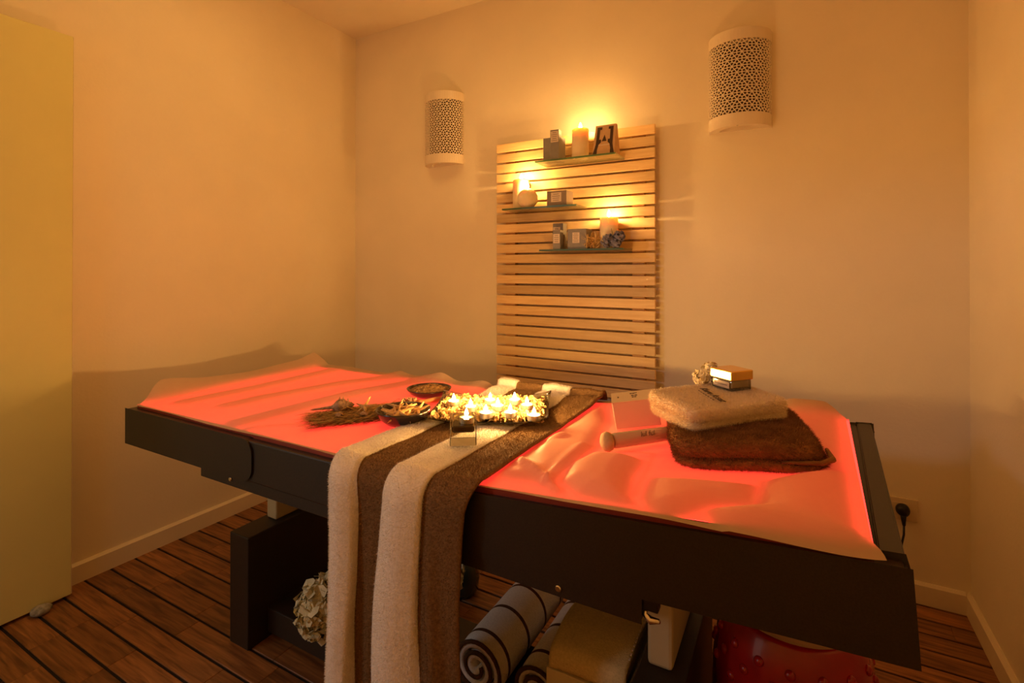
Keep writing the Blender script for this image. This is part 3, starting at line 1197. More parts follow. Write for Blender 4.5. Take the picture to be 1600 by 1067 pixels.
for j in range(NYS):
    for i in range(NXS):
        a = j * (NXS + 1) + i
        F.append((a, a + 1, a + NXS + 2, a + NXS + 1))
sheet = np_mesh('bed_sheet', V, F, M['sheet'])
sheet.location = (-0.9, 1.26, 0.76)
tag(sheet, 'thin rumpled pale film sheet glowing red over the treatment bed', 'sheet')
# ---- light mattress under it
NXM, NYM = 280, 110
mx0, mx1, my0, my1 = -1.940, 0.0995, 0.897, 1.630
SEAMS = [[(-0.262, 0.955), (-0.285, 1.19)], [(-0.062, 0.96), (-0.055, 1.10)], [(-0.50, 1.19), (-0.285, 1.19)]]
V, F, CT = [], [], []
for j in range(NYM + 1):
    for i in range(NXM + 1):
        y = my0 + (my1 - my0) * j / NYM
        x = mx0 + (mx1 + 0.026 * j / NYM - mx0) * i / NXM
        V.append((x - BED.x, y - BED.y, zb(x) + 0.0115))
        g = gap(x, y) + lip(x, y) * 0.5
        c_ = 1.0 - ss(0.0015, 0.0075, g)  # bright and dim glow zones painted into the mattress emission
        for pl in SEAMS:
            c_ *= 1 - 0.85 * math.exp(-(line_d(pl, x, y) / 0.004) ** 2)
        CT.append(c_)
for j in range(NYM):
    for i in range(NXM):
        a = j * (NXM + 1) + i
        F.append((a, a + 1, a + NXM + 2, a + NXM + 1))
# skirt down to the frame
rim = [i for i in range(NXM + 1)] + [(j * (NXM + 1) + NXM) for j in range(1, NYM + 1)] + \
      [NYM * (NXM + 1) + i for i in range(NXM - 1, -1, -1)] + [j * (NXM + 1) for j in range(NYM - 1, 0, -1)]
n_top = len(F)
n = len(rim)
base = len(V)
for dz in (0.0115, -0.004):
    for r_ in rim:
        v = V[r_]
        V.append((v[0], v[1], zb(v[0] + BED.x) + dz))
        CT.append(0.0)
for q in range(n):
    F.append((base + q, base + n + q, base + n + (q + 1) % n, base + (q + 1) % n))
matt = np_mesh('mattress', V, F, [M['mattress'], M['vinyl_side']], bed, mi=[0] * n_top + [1] * (len(F) - n_top))
at = matt.data.attributes.new('contact_glow', 'FLOAT', 'POINT')
at.data.foreach_set('value', np.array(CT, dtype=np.float32))
matt['label'] = 'red glowing mattress under the film sheet'

# ------------------------------------------------------------------ striped towel over the bed
def towel():
    path = []
    for q in range(7):
        a = q / 6 * math.pi / 2
        path.append((1.676 - 0.024 + 0.024 * math.cos(a), 0.768 + 0.026 * math.sin(a)))
    for q in range(1, 40):
        path.append((1.652 - (1.652 - 0.900) * q / 39, None))
    for q in range(1, 12):
        a = q / 11 * math.pi / 2
        path.append((0.900 - 0.040 * math.sin(a), 0.728 + 0.040 * math.cos(a)))
    for q in range(1, 34):
        path.append((0.860 - 0.006 * ss(0, 20, q), 0.728 - 0.0155 * q))
    bands_t = [-0.968, -0.890, -0.785, -0.680, -0.562]
    bands_b = [-0.950, -0.873, -0.790, -0.685, -0.582]
    us = []
    for bnd in range(4):
        for q in range(10):
            us.append((bnd, q / 9))
    V, F, MI = [], [], []
    npth = len(path)
    for k, (y, z) in enumerate(path):
        hang = ss(44, 60, k)
        low = max(0, (k - 57) / (npth - 57))
        if k < npth - 1:
            dy, dz = path[k + 1][0] - y, ((path[k + 1][1] or 0.768) - (z or 0.768))
        L = math.hypot(dy, dz) or 1
        ny, nz = dz / L, -dy / L        # outward: up on the bed, towards the camera when hanging
        for (bnd, f) in us:
            x0 = bands_t[bnd] + (bands_b[bnd] - bands_t[bnd]) * hang
            x1 = bands_t[bnd + 1] + (bands_b[bnd + 1] - bands_t[bnd + 1]) * hang
            x = x0 + (x1 - x0) * f
            x += 0.006 * math.sin(low * 5 + bnd) * hang
            off = 0.003 + 0.007 * hang
            if bnd in (0, 2):
                off += 0.008 + 0.004 * math.sin(math.pi * min(1, f * 1.05)) + hang * (0.008 + 0.014 * math.sin(math.pi * f))
                off += hang * low * (0.026 * f - 0.008 if bnd == 0 else 0.024 * (1 - f) - 0.004)
            elif bnd == 1:
                off += 0.002 + 0.004 * f
                off -= hang * low * 0.008
                off += hang * 0.014 * low * math.exp(-((f - 0.42 - 0.2 * low) / 0.14) ** 2)
            else:
                off += 0.004 + 0.004 * math.sin(f * 3.1)
                off += hang * (0.004 + 0.034 * low) * math.exp(-((f - 0.22 - 0.42 * low) / 0.13) ** 2)
                off += 0.008 * math.exp(-((f - 0.97) / 0.06) ** 2) * (1 - hang * 0.4)
            off += 0.0025 * noise.noise(Vector((x * 22, y * 14, (z or 0.8) * 9)))
            zz = z if z is not None else (zb(x) + 0.0185)
            if z is not None and k > 30:
                zz += (zb(x) - 0.748) * (1 - hang)
            crest = 0.010 * math.exp(-((y - 1.60) / .05) ** 2) if k < 40 else 0
            V.append((x + 0.77, y + ny * off - 0.86, zz + nz * off + crest - 0.75))
    nu = len(us)
    for k in range(npth - 1):
        for i in range(nu - 1):
            a = k * nu + i
            F.append((a, a + 1, a + nu + 1, a + nu))
            b0 = us[i][0]
            MI.append(0 if b0 in (0, 2) else 1)
    t = np_mesh('striped_towel', V, F, [M['terry_white'], M['terry_brown']], mi=MI)
    t.location = (-0.77, 0.86, 0.75)
    tag(t, 'long brown and cream striped towel draped over the side of the bed', 'towel')
    me = t.data
    bm = bmesh.new()
    bm.from_mesh(me)
    bmesh.ops.recalc_face_normals(bm, faces=bm.faces)
    up = sum(f.normal.z for f in bm.faces)
    if up < 0:
        bmesh.ops.reverse_faces(bm, faces=bm.faces)
    bm.to_mesh(me)
    bm.free()
    pile(t, [M['terry_white'], M['terry_brown']], 110000, 0.0040, 0.0010, 0.6, t)
    so = t.modifiers.new('thick', 'SOLIDIFY')
    so.thickness = 0.007
    so.offset = -1
    return t


towel()

# ------------------------------------------------------------------ brown blanket, cream towel, gold jar
def plush(name, label, cat, loc, rot, slabs, m, npile, plen, pw, comb, hf=None, ex=6.0):
    t = thing(name, label, cat, loc, rot)
    for (nm, w_, d_, h_, z_, ox, oy, seed) in slabs:
        V, F = slab_grid(w_, d_, h_, ex, seed=seed, hfun=hf if nm.startswith('upper') else None)
        V = [(x + ox, y + oy, z + z_) for x, y, z in V]
        s = np_mesh(nm, V, F, m, t)
        pile(s, [m], npile, plen, pw, 0.5, s, comb)
    return t


BLK_Z = zb(-0.12) + 0.016
blanket = plush('brown_blanket', 'folded brown plush blanket under the cream towel', 'blanket', (-0.12, 1.33, BLK_Z), (0, R(-3.9), R(12)),
                [('lower_fold', 0.304, 0.360, 0.022, 0.0, 0.004, -0.014, 1.0), ('upper_fold', 0.300, 0.352, 0.042, 0.019, -0.004, -0.012, 8.0)],
                M['fur_brown'], 60000, 0.0075, 0.0010, (0.35, -0.25, 0.1), lambda u, v: 1.04 - 0.30 * ss(0.05, 0.5, u) - 0.06 * ss(0.1, 0.5, -v))
obj('welt', tube([(0.06, -0.188, 0.022), (0.13, -0.191, 0.024), (0.154, -0.176, 0.027), (0.158, -0.12, 0.028)], [0.003, 0.005, 0.006, 0.004], 8), M['fur_brown'], blanket, smooth=True)
CR_Z = 0.858
cream = plush('cream_towel', 'folded cream plush towel on top of the brown blanket', 'towel', (-0.168, 1.335, CR_Z), (R(1.5), R(-1.0), R(46)),
              [('lower_fold', 0.272, 0.180, 0.026, 0.0, 0.0, 0.0, 21.0), ('upper_fold', 0.276, 0.186, 0.030, 0.022, -0.002, 0.0, 33.0)],
              M['fur_cream'], 46000, 0.0062, 0.0011, (0, 0, 0), ex=10.0)


def text(body, size, loc, rot, m, parent, shear=0.0, ext=0.0006, name='lettering', sx=1.0):
    cu = bpy.data.curves.new(name, 'FONT')
    cu.body = body
    cu.size = size
    cu.align_x = 'CENTER'
    cu.align_y = 'CENTER'
    cu.shear = shear
    cu.extrude = ext
    cu.resolution_u = 3
    cu.materials.append(m)
    tmp = bpy.data.objects.new('tmp_text', cu)
    COL.objects.link(tmp)
    bpy.context.view_layer.update()
    me = bpy.data.meshes.new_from_object(tmp.evaluated_get(bpy.context.evaluated_depsgraph_get()))
    me.name = name
    bpy.data.objects.remove(tmp)
    bpy.data.curves.remove(cu)
    me.materials.clear()
    me.materials.append(m)
    o = bpy.data.objects.new(name, me)
    o.location = loc
    o.rotation_euler = rot
    o.scale = (sx, 1, 1)
    o['kind'] = 'stuff'
    return link(o, parent)


text('Kuru Assaz', 0.025, (-0.024, -0.016, 0.0592), (0, 0, R(-104)), M['ink'], cream, shear=0.3, name='embroidery')
bm = bmesh.new()
for q in range(7):
    box(bm, (-0.045 + q * 0.013, -0.0008, 0), (-0.045 + q * 0.013 + 0.006, 0.0008, 0.0012))
obj('embroidered_line', bm, M['ink'], cream, (-0.043, -0.018, 0.0585), (0, 0, R(-104)))['kind'] = 'stuff'

JZ = CR_Z + 0.0555
jar = thing('cream_jar', 'square glass jar with a gold lid on the cream towel', 'jar', (-0.142, 1.412, JZ), (0, 0, R(51)))
obj('jar_body', bbox((-.033, -.033, 0.0), (.033, .033, 0.026), 0.003), M['glass'], jar)
obj('cream_filling', bbox((-.028, -.028, 0.006), (.028, .028, 0.024), 0.003), M['carton_cream'], jar)
obj('jar_label', bbox((-.0336, -.026, 0.006), (-.0330, .026, 0.021)), M['paper'], jar)
bm = bmesh.new()
for q in range(9):
    box(bm, (-.0339, .021 - q * .0046, .0128), (-.0335, .0180 - q * .0046, .0146))
obj('printing', bm, M['ink'], jar)['kind'] = 'stuff'
obj('lid', bbox((-.036, -.036, 0.026), (.036, .036, 0.050), 0.0025), M['gold'], jar)
t = thing('small_cream_flower', 'small ruffled cream flower beside the gold lidded jar', 'flower', (-0.205, 1.432, JZ - 0.002))
for c, rr in (((-0.012, -0.006, 0.018), 0.019), ((0.010, 0.004, 0.040), 0.019), ((0.002, -0.004, 0.029), 0.016)):
    bm = bmesh.new()
    petals(bm, c, rr, 130, 0.010)
    for v in bm.verts:
        v.co.z = max(v.co.z, 0.0005)
    obj('blossom', bm, M['cream_petal'], t)
bm = bmesh.new()
for a in (0.2, -0.5):
    blades(bm, 1, lambda i: ((0.012, 0, 0.010), (math.cos(a), math.sin(a), 0.05), 0.026), 0.011)
obj('leaf', bm, M['leaf'], t)

# ------------------------------------------------------------------ carton leaning on the folded towel, tube brush
ct = thing('pale_carton', 'pale flat carton, red bed glow in its colour, tilted beside the folded towels', 'box', (-0.418, 1.330, zb(-0.38) + 0.0185), (R(9), R(-9), 0.32))
obj('carton_body', bbox((0, 0, 0), (0.118, 0.062, 0.0745), 0.0012, 1), M['carton_glow_tint'], ct)
cap = obj('carton_top', bbox((-0.0004, -0.0006, 0.0742), (0.1184, 0.0626, 0.0760)), M['carton_cream'], ct)  # warm room light put into the cream of the top face
bm = bmesh.new()
for (x0, y0, wd, hh) in ((.050, .044, .012, .005), (.062, .046, .007, .004), (.053, .030, .016, .006), (.054, .020, .012, .005), (.016, .026, .004, .008)):
    box(bm, (x0, y0, .0759), (x0 + wd * .45, y0 + hh, .0765))
    box(bm, (x0 + wd * .55, y0, .0759), (x0 + wd, y0 + hh, .0765))
obj('printing', bm, M['ink'], cap)['kind'] = 'stuff'

tz = zb(-0.33) + 0.0175
tb = thing('tube_brush', 'milky plastic tube with a tan brush head lying before the carton', 'brush', (-0.389, 1.160, tz + 0.0200), (0, R(-2.5), R(43)))
mt = Matrix.Rotation(R(90), 4, 'Y')
obj('tube_body', lathe([(0, 0.0), (0.014, 0.0), (0.0175, 0.003), (0.018, 0.012), (0.0175, 0.10), (0.0165, 0.145), (0.013, 0.150), (0, 0.150)], 28, mtx=mt @ Matrix.Translation((0, 0, 0.016))), M['tube'], tb, smooth=True)
obj('brush_head', lathe([(0, -0.012), (0.012, -0.011), (0.0200, -0.006), (0.0232, 0.004), (0.020, 0.012), (0.012, 0.016), (0, 0.016)], 24, mtx=mt), M['sponge'], tb, smooth=True)
text('lul ful', 0.017, (0.100, -0.0142, 0.0117), (R(50), 0, 0), M['ink'], tb, shear=0.3, name='lettering', ext=0.0003)

# ------------------------------------------------------------------ bowls, starfish, brush, grass, shells
def on_sheet(x, y):
    return sheet_z(x, y) + 0.001


def bowl(label, x, y, r, h):
    z = on_sheet(x, y)
    t = thing('wooden_bowl', label, 'bowl', (x, y, z), group='dark wooden bowls on the bed')
    prof = [(0, 0.0), (r * .42, 0.0), (r * .62, h * .12), (r * .84, h * .45), (r * .97, h * .85), (r, h), (r * .955, h * .99),
            (r * .90, h * .80), (r * .76, h * .44), (r * .55, h * .18), (0, h * .12)]
    obj('bowl_shell', lathe(prof, 40), M['bowl'], t, smooth=True)
    return t, z


b1, z1 = bowl('dark wooden bowl heaped with starfish on the bed', -1.000, 1.152, 0.079, 0.046)
b2, z2 = bowl('dark wooden bowl of brown bath grains on the bed', -1.137, 1.447, 0.079, 0.031)
V, F = [], []
nr_, na_ = 12, 36
for i in range(nr_ + 1):
    for a in range(na_):
        rr = i / nr_ * 0.071
        th = a / na_ * 6.2832
        x, y = rr * math.cos(th), rr * math.sin(th)
        zz = 0.026 + 0.016 * (1 - (i / nr_) ** 2) + 0.0055 * noise.noise(Vector((x * 60, y * 60, 2))) + 0.003 * noise.noise(Vector((x * 160, y * 160, 7)))
        V.append((x, y, zz))
for i in range(nr_):
    for a in range(na_):
        F.append((i * na_ + a, i * na_ + (a + 1) % na_, (i + 1) * na_ + (a + 1) % na_, (i + 1) * na_ + a))
gr = np_mesh('bath_grains', V, F, M['spice'], smooth=False)
gr.location = (-1.137, 1.447, z2 - 0.003)
tag(gr, 'coarse brown bath grains filling the far wooden bowl', 'bath salts', kind='stuff')


def star_mesh(r):
    bm = bmesh.new()
    c = bm.verts.new((0, 0, r * .24))
    cb = bm.verts.new((0, 0, 0))
    ring, top = [], []
    for q in range(10):
        a = q * math.pi / 5
        rr = r if q % 2 == 0 else r * 0.21
        ring.append(bm.verts.new((rr * math.cos(a), rr * math.sin(a), 0.0 + (r * .03 if q % 2 else 0))))
        rt = r * .94 if q % 2 == 0 else r * .17
        top.append(bm.verts.new((rt * math.cos(a), rt * math.sin(a), r * (.10 if q % 2 == 0 else .15))))
    for q in range(10):
        p = (q + 1) % 10
        bm.faces.new((ring[q], ring[p], top[p], top[q]))
        bm.faces.new((top[q], top[p], c))
        bm.faces.new((ring[p], ring[q], cb))
    bmesh.ops.recalc_face_normals(bm, faces=bm.faces)
    me = bpy.data.meshes.new('starfish')
    bm.to_mesh(me)
    bm.free()
    me.materials.append(M['starfish'])
    return me


smesh = star_mesh(0.042)
for q in range(12):
    a = q * 2.4
    rr = 0.012 + 0.036 * ((q * 0.37) % 1.0)
    o = bpy.data.objects.new('starfish', smesh)
    COL.objects.link(o)
    o.location = (-1.000 + rr * math.cos(a), 1.152 + rr * math.sin(a), z1 + 0.029 + 0.0012 * q)
    o.rotation_euler = (random.uniform(-.55, .55), random.uniform(-.55, .55), random.uniform(0, 6))
    s = random.uniform(.85, 1.15)
    o.scale = (s, s, s)
    tag(o, 'small tan starfish heaped in the near dark bowl', 'starfish', 'starfish heaped in the near bowl')

# dried grass bunch with shells on it
GX, GY = -1.165, 1.145
GZ = on_sheet(GX, GY)
bm = bmesh.new()
def grass_fn(i):
    u = random.uniform(-.13, .12)
    v = random.uniform(-.075, .075)
    px = GX + u * 0.55 - v * 0.75
    py = GY + u * 0.80 + v * 0.55
    a = R(60) + random.uniform(-.55, .55) + (math.pi if random.random() < .5 else 0)
    return (px, py, on_sheet(px, py) + random.uniform(.001, .014)), (math.cos(a), math.sin(a), random.uniform(-.05, .10)), random.uniform(.035, .075)
blades(bm, 3600, grass_fn, 0.0020)
for v in bm.verts:
    v.co.z = max(v.co.z, 0.748 + 0.0165)
o = obj('dried_grass', bm, M['grass'])
tag(o, 'flat bunch of olive brown dried grass under the shells', 'grass', kind='stuff')

t = thing('spiny_shell', 'grey spiny shell with a long pointed tip on the dried grass', 'shell', (-1.235, 1.135, GZ + 0.026), (0, R(4), R(222)))
mt = Matrix.Rotation(R(90), 4, 'Y')
prof = [(0, -0.040), (0.006, -0.034), (0.010, -0.030), (0.009, -0.027), (0.016, -0.021), (0.0145, -0.017), (0.022, -0.008), (0.021, -0.003), (0.0235, 0.004), (0.018, 0.014),
        (0.010, 0.022), (0.0055, 0.030), (0.004, 0.055), (0.0025, 0.085), (0, 0.092)]
obj('shell_body', lathe(prof, 20, mtx=mt), M['shell'], t, smooth=True)
bm = bmesh.new()
for ring, (xx, rr) in enumerate(((-0.020, .0155), (-0.006, .0215), (0.005, .0225))):
    for q in range(7):
        a = q * 0.9 + ring
        c = Vector((xx, rr * math.cos(a) * .95, rr * math.sin(a) * .95))
        dd = Vector((-.2, math.cos(a), math.sin(a))).normalized()
        tube([c, c + dd * 0.009], [0.0026, 0.0004], 5, bm)
obj('spine', bm, M['shell'], t)['kind'] = 'stuff'
sf2 = bpy.data.objects.new('starfish', smesh)
COL.objects.link(sf2)
sf2.location = (-1.165, 1.165, GZ + 0.024)
sf2.rotation_euler = (R(35), R(-15), 0.4)
tag(sf2, 'single tan starfish propped up on the dried grass', 'starfish')
for (x, y, lbl) in ((-1.130, 1.125, 'pale rounded shell on the dried grass below the single starfish'), (-1.190, 1.085, 'small pale shell at the near edge of the dried grass')):
    bm = bmesh.new()
    N = 16
    cv = bm.verts.new((0, -0.012, 0.001))
    ringv = []
    for q in range(N + 1):
        a = math.pi * (0.05 + 0.90 * q / N)
        ringv.append((bm.verts.new((0.015 * math.cos(a), -0.008 + 0.011 * math.sin(a), 0.009)), bm.verts.new((0.019 * math.cos(a) * (1 + .05 * (q % 2)), -0.008 + 0.020 * math.sin(a), 0.0012 + .002 * (q % 2)))))
    for q in range(N):
        bm.faces.new((cv, ringv[q][0], ringv[q + 1][0]))
        bm.faces.new((ringv[q][0], ringv[q][1], ringv[q + 1][1], ringv[q + 1][0]))
    bm.faces.new([cv] + [r[1] for r in reversed(ringv)])
    o = obj('scallop_shell', bm, M['shell'], loc=(x, y, GZ + 0.016), rot=(R(8), 0, random.uniform(0, 3)), smooth=False)
    tag(o, lbl, 'shell')

# wooden hand brush between the bowls
t = thing('wooden_brush', 'wooden hand brush with a pale handle lying between the bowls', 'brush', (-1.093, 1.330, on_sheet(-1.09, 1.33) + 0.001), (0, 0, R(61)))
obj('brush_block', lathe([(0, 0), (0.020, 0.0), (0.026, 0.005), (0.026, 0.014), (0.022, 0.019), (0, 0.019)], 24, mtx=Matrix.Translation((-0.03, 0, 0)) @ Matrix.Scale(1.25, 4, (1, 0, 0))), M['redwood'], t, smooth=True)
bm = bmesh.new()
for q in range(60):
    a, rr = random.random() * 6.28, 0.021 * math.sqrt(random.random())
    c = Vector((-0.03 + 1.2 * rr * math.cos(a), rr * math.sin(a), 0.018))
    tube([c, c + Vector((random.uniform(-.002, .002), random.uniform(-.002, .002), 0.009))], [0.0016, 0.0013], 5, bm)
obj('bristles', bm, M['bristle'], t)['kind'] = 'stuff'
obj('handle', lathe([(0, 0.0), (0.008, 0.0), (0.009, 0.01), (0.0065, 0.022), (0.0075, 0.04), (0.0095, 0.068), (0.008, 0.083), (0, 0.086)], 16, mtx=Matrix.Translation((0, 0, 0.010)) @ mt), M['palewood'], t, smooth=True)

# ------------------------------------------------------------------ glass tray with tealights
TA, TB_ = Vector((-0.912, 1.124, 0)), Vector((-0.590, 1.264, 0))
ex = (TB_ - TA).normalized()
ey = Vector((-ex.y, ex.x, 0))
TW, TDp = (TB_ - TA).length, 0.300
tc_ = TA + ex * TW / 2 + ey * TDp / 2
TZ = zb(-0.77) + 0.0385
ang = math.atan2(ex.y, ex.x)
tray = thing('glass_tray', 'clear glass tray with lifted corners holding the tealights', 'tray', (tc_.x, tc_.y, TZ), (0, R(-0.5), ang))
V, F = [], []
N = 24
def tray_pt(i, j):
    u, v = i / N * 2 - 1, j / N * 2 - 1
    k = (abs(u) * abs(v)) ** 3
    e = max(abs(u), abs(v)) ** 8
    return (u * TW / 2 * (1 + .03 * k), v * TDp / 2 * (1 + .03 * k), 0.003 * e + 0.020 * k)
for s in (0, 1):
    for j in range(N + 1):
        for i in range(N + 1):
            p = tray_pt(i, j)
            V.append((p[0], p[1], p[2] + 0.0035 * s))
def gi(s, i, j):
    return s * (N + 1) ** 2 + j * (N + 1) + i
for j in range(N):
    for i in range(N):
        F.append((gi(1, i, j), gi(1, i + 1, j), gi(1, i + 1, j + 1), gi(1, i, j + 1)))
        F.append((gi(0, i, j), gi(0, i, j + 1), gi(0, i + 1, j + 1), gi(0, i + 1, j)))
for q in range(N):
    F.append((gi(0, q, 0), gi(0, q + 1, 0), gi(1, q + 1, 0), gi(1, q, 0)))
    F.append((gi(0, q + 1, N), gi(0, q, N), gi(1, q, N), gi(1, q + 1, N)))
    F.append((gi(0, 0, q + 1), gi(0, 0, q), gi(1, 0, q), gi(1, 0, q + 1)))
    F.append((gi(0, N, q), gi(0, N, q + 1), gi(1, N, q + 1), gi(1, N, q)))
np_mesh('tray_pane', V, F, M['glass'], tray)
bm = bmesh.new()
for q in range(900):
    u, v = random.uniform(-.46, .46), random.uniform(-.44, .44)
    p = tc_ + ex * (u * TW) + ey * (v * TDp)
    hgt = 0.006 * (1 - (2 * abs(u)) ** 4)
    petals(bm, (p.x, p.y, TZ + 0.0065 + random.random() * hgt), 0.002, 1, 0.013, cup=0.5)
for v in bm.verts:
    v.co.z = max(v.co.z, TZ + 0.0050)
o = obj('dried_petals', bm, M['petal_mix'])
tag(o, 'loose layer of straw coloured dried petals on the glass tray', 'petals', kind='stuff')

TEA_L = ['lit tealight at the left end of the glass tray, nearest the bowls',
         'lit tealight just behind the glass cube on the tray',
         'lit tealight in the far row of the tray, left of its middle',
         'lit tealight in the very middle of the tray, crowding its neighbours',
         'lit tealight in the far row of the tray before the cream towel stripe',
         'lit tealight at the right end of the far row on the tray',
         'lit tealight in the near row, right of the glass cube',
         'lit tealight in the near row, second right of the glass cube',
         'lit tealight at the right front corner of the glass tray']


def tealight(name, label, loc, group='lit tealights on the glass tray', pw=P_TEA):
    t = thing(name, label, 'candle', loc, group=group)
    obj('tin_cup', lathe([(0, 0), (0.0188, 0), (0.0192, 0.001), (0.0195, 0.0155), (0.0188, 0.0155), (0.0186, 0.012), (0, 0.012)], 28), M['tin'], t, smooth=False)
    obj('wax', lathe([(0.0184, 0.0122), (0.0184, 0.0140), (0.012, 0.0136), (0, 0.0130)], 28, cap=False), M['wax'], t, smooth=True)
    obj('wick', tube([(0, 0, 0.013), (0.0004, 0, 0.0185)], 0.0009, 6), M['wick'], t)
    flame(t, (0, 0, 0.0165), 0.020, pw)
    return t


tea = [(-.915, 1.285), (-.835, 1.258), (-.824, 1.350), (-.770, 1.305), (-.760, 1.390), (-.699, 1.355), (-.762, 1.225), (-.704, 1.262), (-.632, 1.268)]
for (x, y), lb in zip(tea, TEA_L):
    tealight('tealight', lb, (x, y, TZ + 0.0125))

# glass cube candle holder in front of the tray
cub = thing('glass_cube_holder', 'thick glass cube candle holder standing on the striped towel', 'candle holder', (-0.724, 1.057, zb(-0.75) + 0.0385), (0, 0, R(34)))
bm = bmesh.new()
a, hz = 0.0325, 0.064
box(bm, (-a, -a, 0), (a, a, hz), 0.0015, 1)
obj('glass_block', bm, M['glass'], cub)
bm = bmesh.new()
box(bm, (-a + .005, -a + .005, 0.030), (a - .005, a - .005, hz + 0.0002), 0.004, 1)
obj('inner_cavity', bm, M['glass'], cub)
bm = bmesh.new()
box(bm, (-a + .007, -a + .007, 0.031), (a - .007, a - .007, 0.046), 0.003, 1)
obj('amber_wax', bm, mat('amber_gel_wax', (0.16, 0.07, 0.02), 0.3), cub)
tq = Vector((-0.724, 1.057, 0)) + Matrix.Rotation(R(33), 3, 'Z') @ Vector((0.008, 0.004, 0))
tealight('tealight', 'lit tealight inside the thick glass cube holder', (tq.x, tq.y, zb(-0.75) + 0.0385 + 0.0462), None)

# ------------------------------------------------------------------ under the bed
# hydrangeas in a low vase behind the hanging towel
vs_ = thing('flower_vase', 'dark green glazed vase behind the hanging towel, under the bed', 'vase', (-1.10, 1.60, 0.0))
obj('vase_body', lathe([(0, 0), (0.05, 0), (0.062, 0.02), (0.066, 0.07), (0.05, 0.12), (0.034, 0.14), (0.038, 0.155), (0.032, 0.155), (0.028, 0.14), (0.02, 0.05), (0, 0.04)], 32), M['vase'], vs_, smooth=True)


def hydrangea(label, c, rr, stem, n=420, size=0.030):
    t = thing('hydrangea', label, 'flower', c, group='hydrangeas under the bed')
    bm = bmesh.new()
    petals(bm, (0, 0, 0), rr * .92, n, size, (0.95, 0.9, 1.0), cup=0.55)
    obj('florets', bm, M['white_petal'], t)['kind'] = 'stuff'
    bm = bmesh.new()
    petals(bm, (0, 0, 0), rr * .68, 200, size, (0.95, 0.9, 1.0))
    obj('inner_florets', bm, M['white_petal'], t)['kind'] = 'stuff'
    C0 = Vector(c)
    obj('stem', tube([Vector(p) - C0 for p in stem], 0.004, 7), M['stem'], t, smooth=True)
    return t


h1 = hydrangea('pale hydrangea head left of the hanging towel, under the bed', (-1.258, 1.090, 0.190), 0.088,
               [(-1.26, 1.10, 0.15), (-1.16, 1.24, 0.125), (-1.12, 1.46, 0.15), (-1.10, 1.59, 0.158), (-1.10, 1.60, 0.06)])
bm = bmesh.new()
for p, dr in (((0.02, 0.01, -0.075), (0.05, -0.15, -1.0)), ((0.05, 0.0, -0.06), (0.35, -0.4, -0.6))):
    blades(bm, 1, lambda i: (p, dr, 0.075), 0.018)
obj('leaf', bm, M['leaf'], h1)
h2 = hydrangea('pale hydrangea head right of the hanging towel, mostly hidden by it', (-0.960, 1.30, 0.262), 0.062,
               [(-0.92, 1.33, 0.25), (-1.03, 1.48, 0.21), (-1.095, 1.598, 0.16), (-1.10, 1.60, 0.06)], 300, 0.022)
bm = bmesh.new()
for p, dr, L in (((0.005, 0.0, -0.050), (0.55, -0.35, -0.35), 0.13), ((0.0, 0.02, -0.055), (0.30, -0.55, -0.50), 0.12)):
    blades(bm, 1, lambda i: (p, dr, L), 0.045)
obj('leaf', bm, M['leaf'], h2)


def towel_roll(label, x, y0, y1, zc, r, phase, stripes):
    t = thing('rolled_towel', label, 'towel', (x, y0, zc), group='rolled striped towels under the bed')
    L = y1 - y0
    V, F, MI = [], [], []
    turns, N = 2.35, 120
    ys = [0.0]
    for s in stripes:
        ys += [s - 0.0060, s - 0.0058, s + 0.0058, s + 0.0060]
    ys += [L]
    ys = sorted(set([round(q, 4) for q in ys] + [round(q, 4) for q in np.linspace(0, L, 14)]))
    th = r / (turns + 0.6)
    for k in range(N + 1):
        a = k / N * turns * 2 * math.pi
        rad = r - th * 0.5 - th * a / (2 * math.pi) * 0.93
        for side in (0, 1):
            rr = rad + (th * 0.40 if side == 0 else -th * 0.40)
            rr = max(rr, 0.002)
            for q, yy in enumerate(ys):
                e = 0.0
                if q == 0 or q == len(ys) - 1:
                    e = th * 0.12 * (-1 if side == 0 else 1)
                aa = a + phase
                V.append(((rr + e) * math.cos(aa), yy, (rr + e) * math.sin(aa)))
    ny = len(ys)
    def idx(k, s, q):
        return (k * 2 + s) * ny + q
    def is_st(y):
        return any(abs(y - s) < 0.0059 for s in stripes)
    for k in range(N):
        for q in range(ny - 1):
            st = 1 if is_st((ys[q] + ys[q + 1]) / 2) else 0
            F.append((idx(k, 0, q), idx(k + 1, 0, q), idx(k + 1, 0, q + 1), idx(k, 0, q + 1)))
            MI.append(st)
            F.append((idx(k, 1, q), idx(k, 1, q + 1), idx(k + 1, 1, q + 1), idx(k + 1, 1, q)))
            MI.append(st)
        for q in (0, ny - 1):
            F.append((idx(k, 0, q), idx(k, 1, q), idx(k + 1, 1, q), idx(k + 1, 0, q)))
            MI.append(0)
    for k in (0, N):
        for q in range(ny - 1):
            F.append((idx(k, 0, q), idx(k, 1, q), idx(k, 1, q + 1), idx(k, 0, q + 1)))
            MI.append(1 if k == 0 else 0)
    o = np_mesh('roll', V, F, [M['roll_white'], M['roll_brown']], t, mi=MI)
    bm = bmesh.new()                                 # brown hem line along the spiral edge
    pts = []
    for k in range(0, N + 1, 2):
        a = k / N * turns * 2 * math.pi + phase
        rad = r - th * 0.5 - th * (a - phase) / (2 * math.pi) * 0.93
        pts.append((max(rad + th * .30, .002) * math.cos(a), -0.001, max(rad + th * .30, .002) * math.sin(a)))
    tube(pts, 0.0055, 6, bm)
    obj('hem', bm, M['roll_brown'], t, smooth=True)
    return t


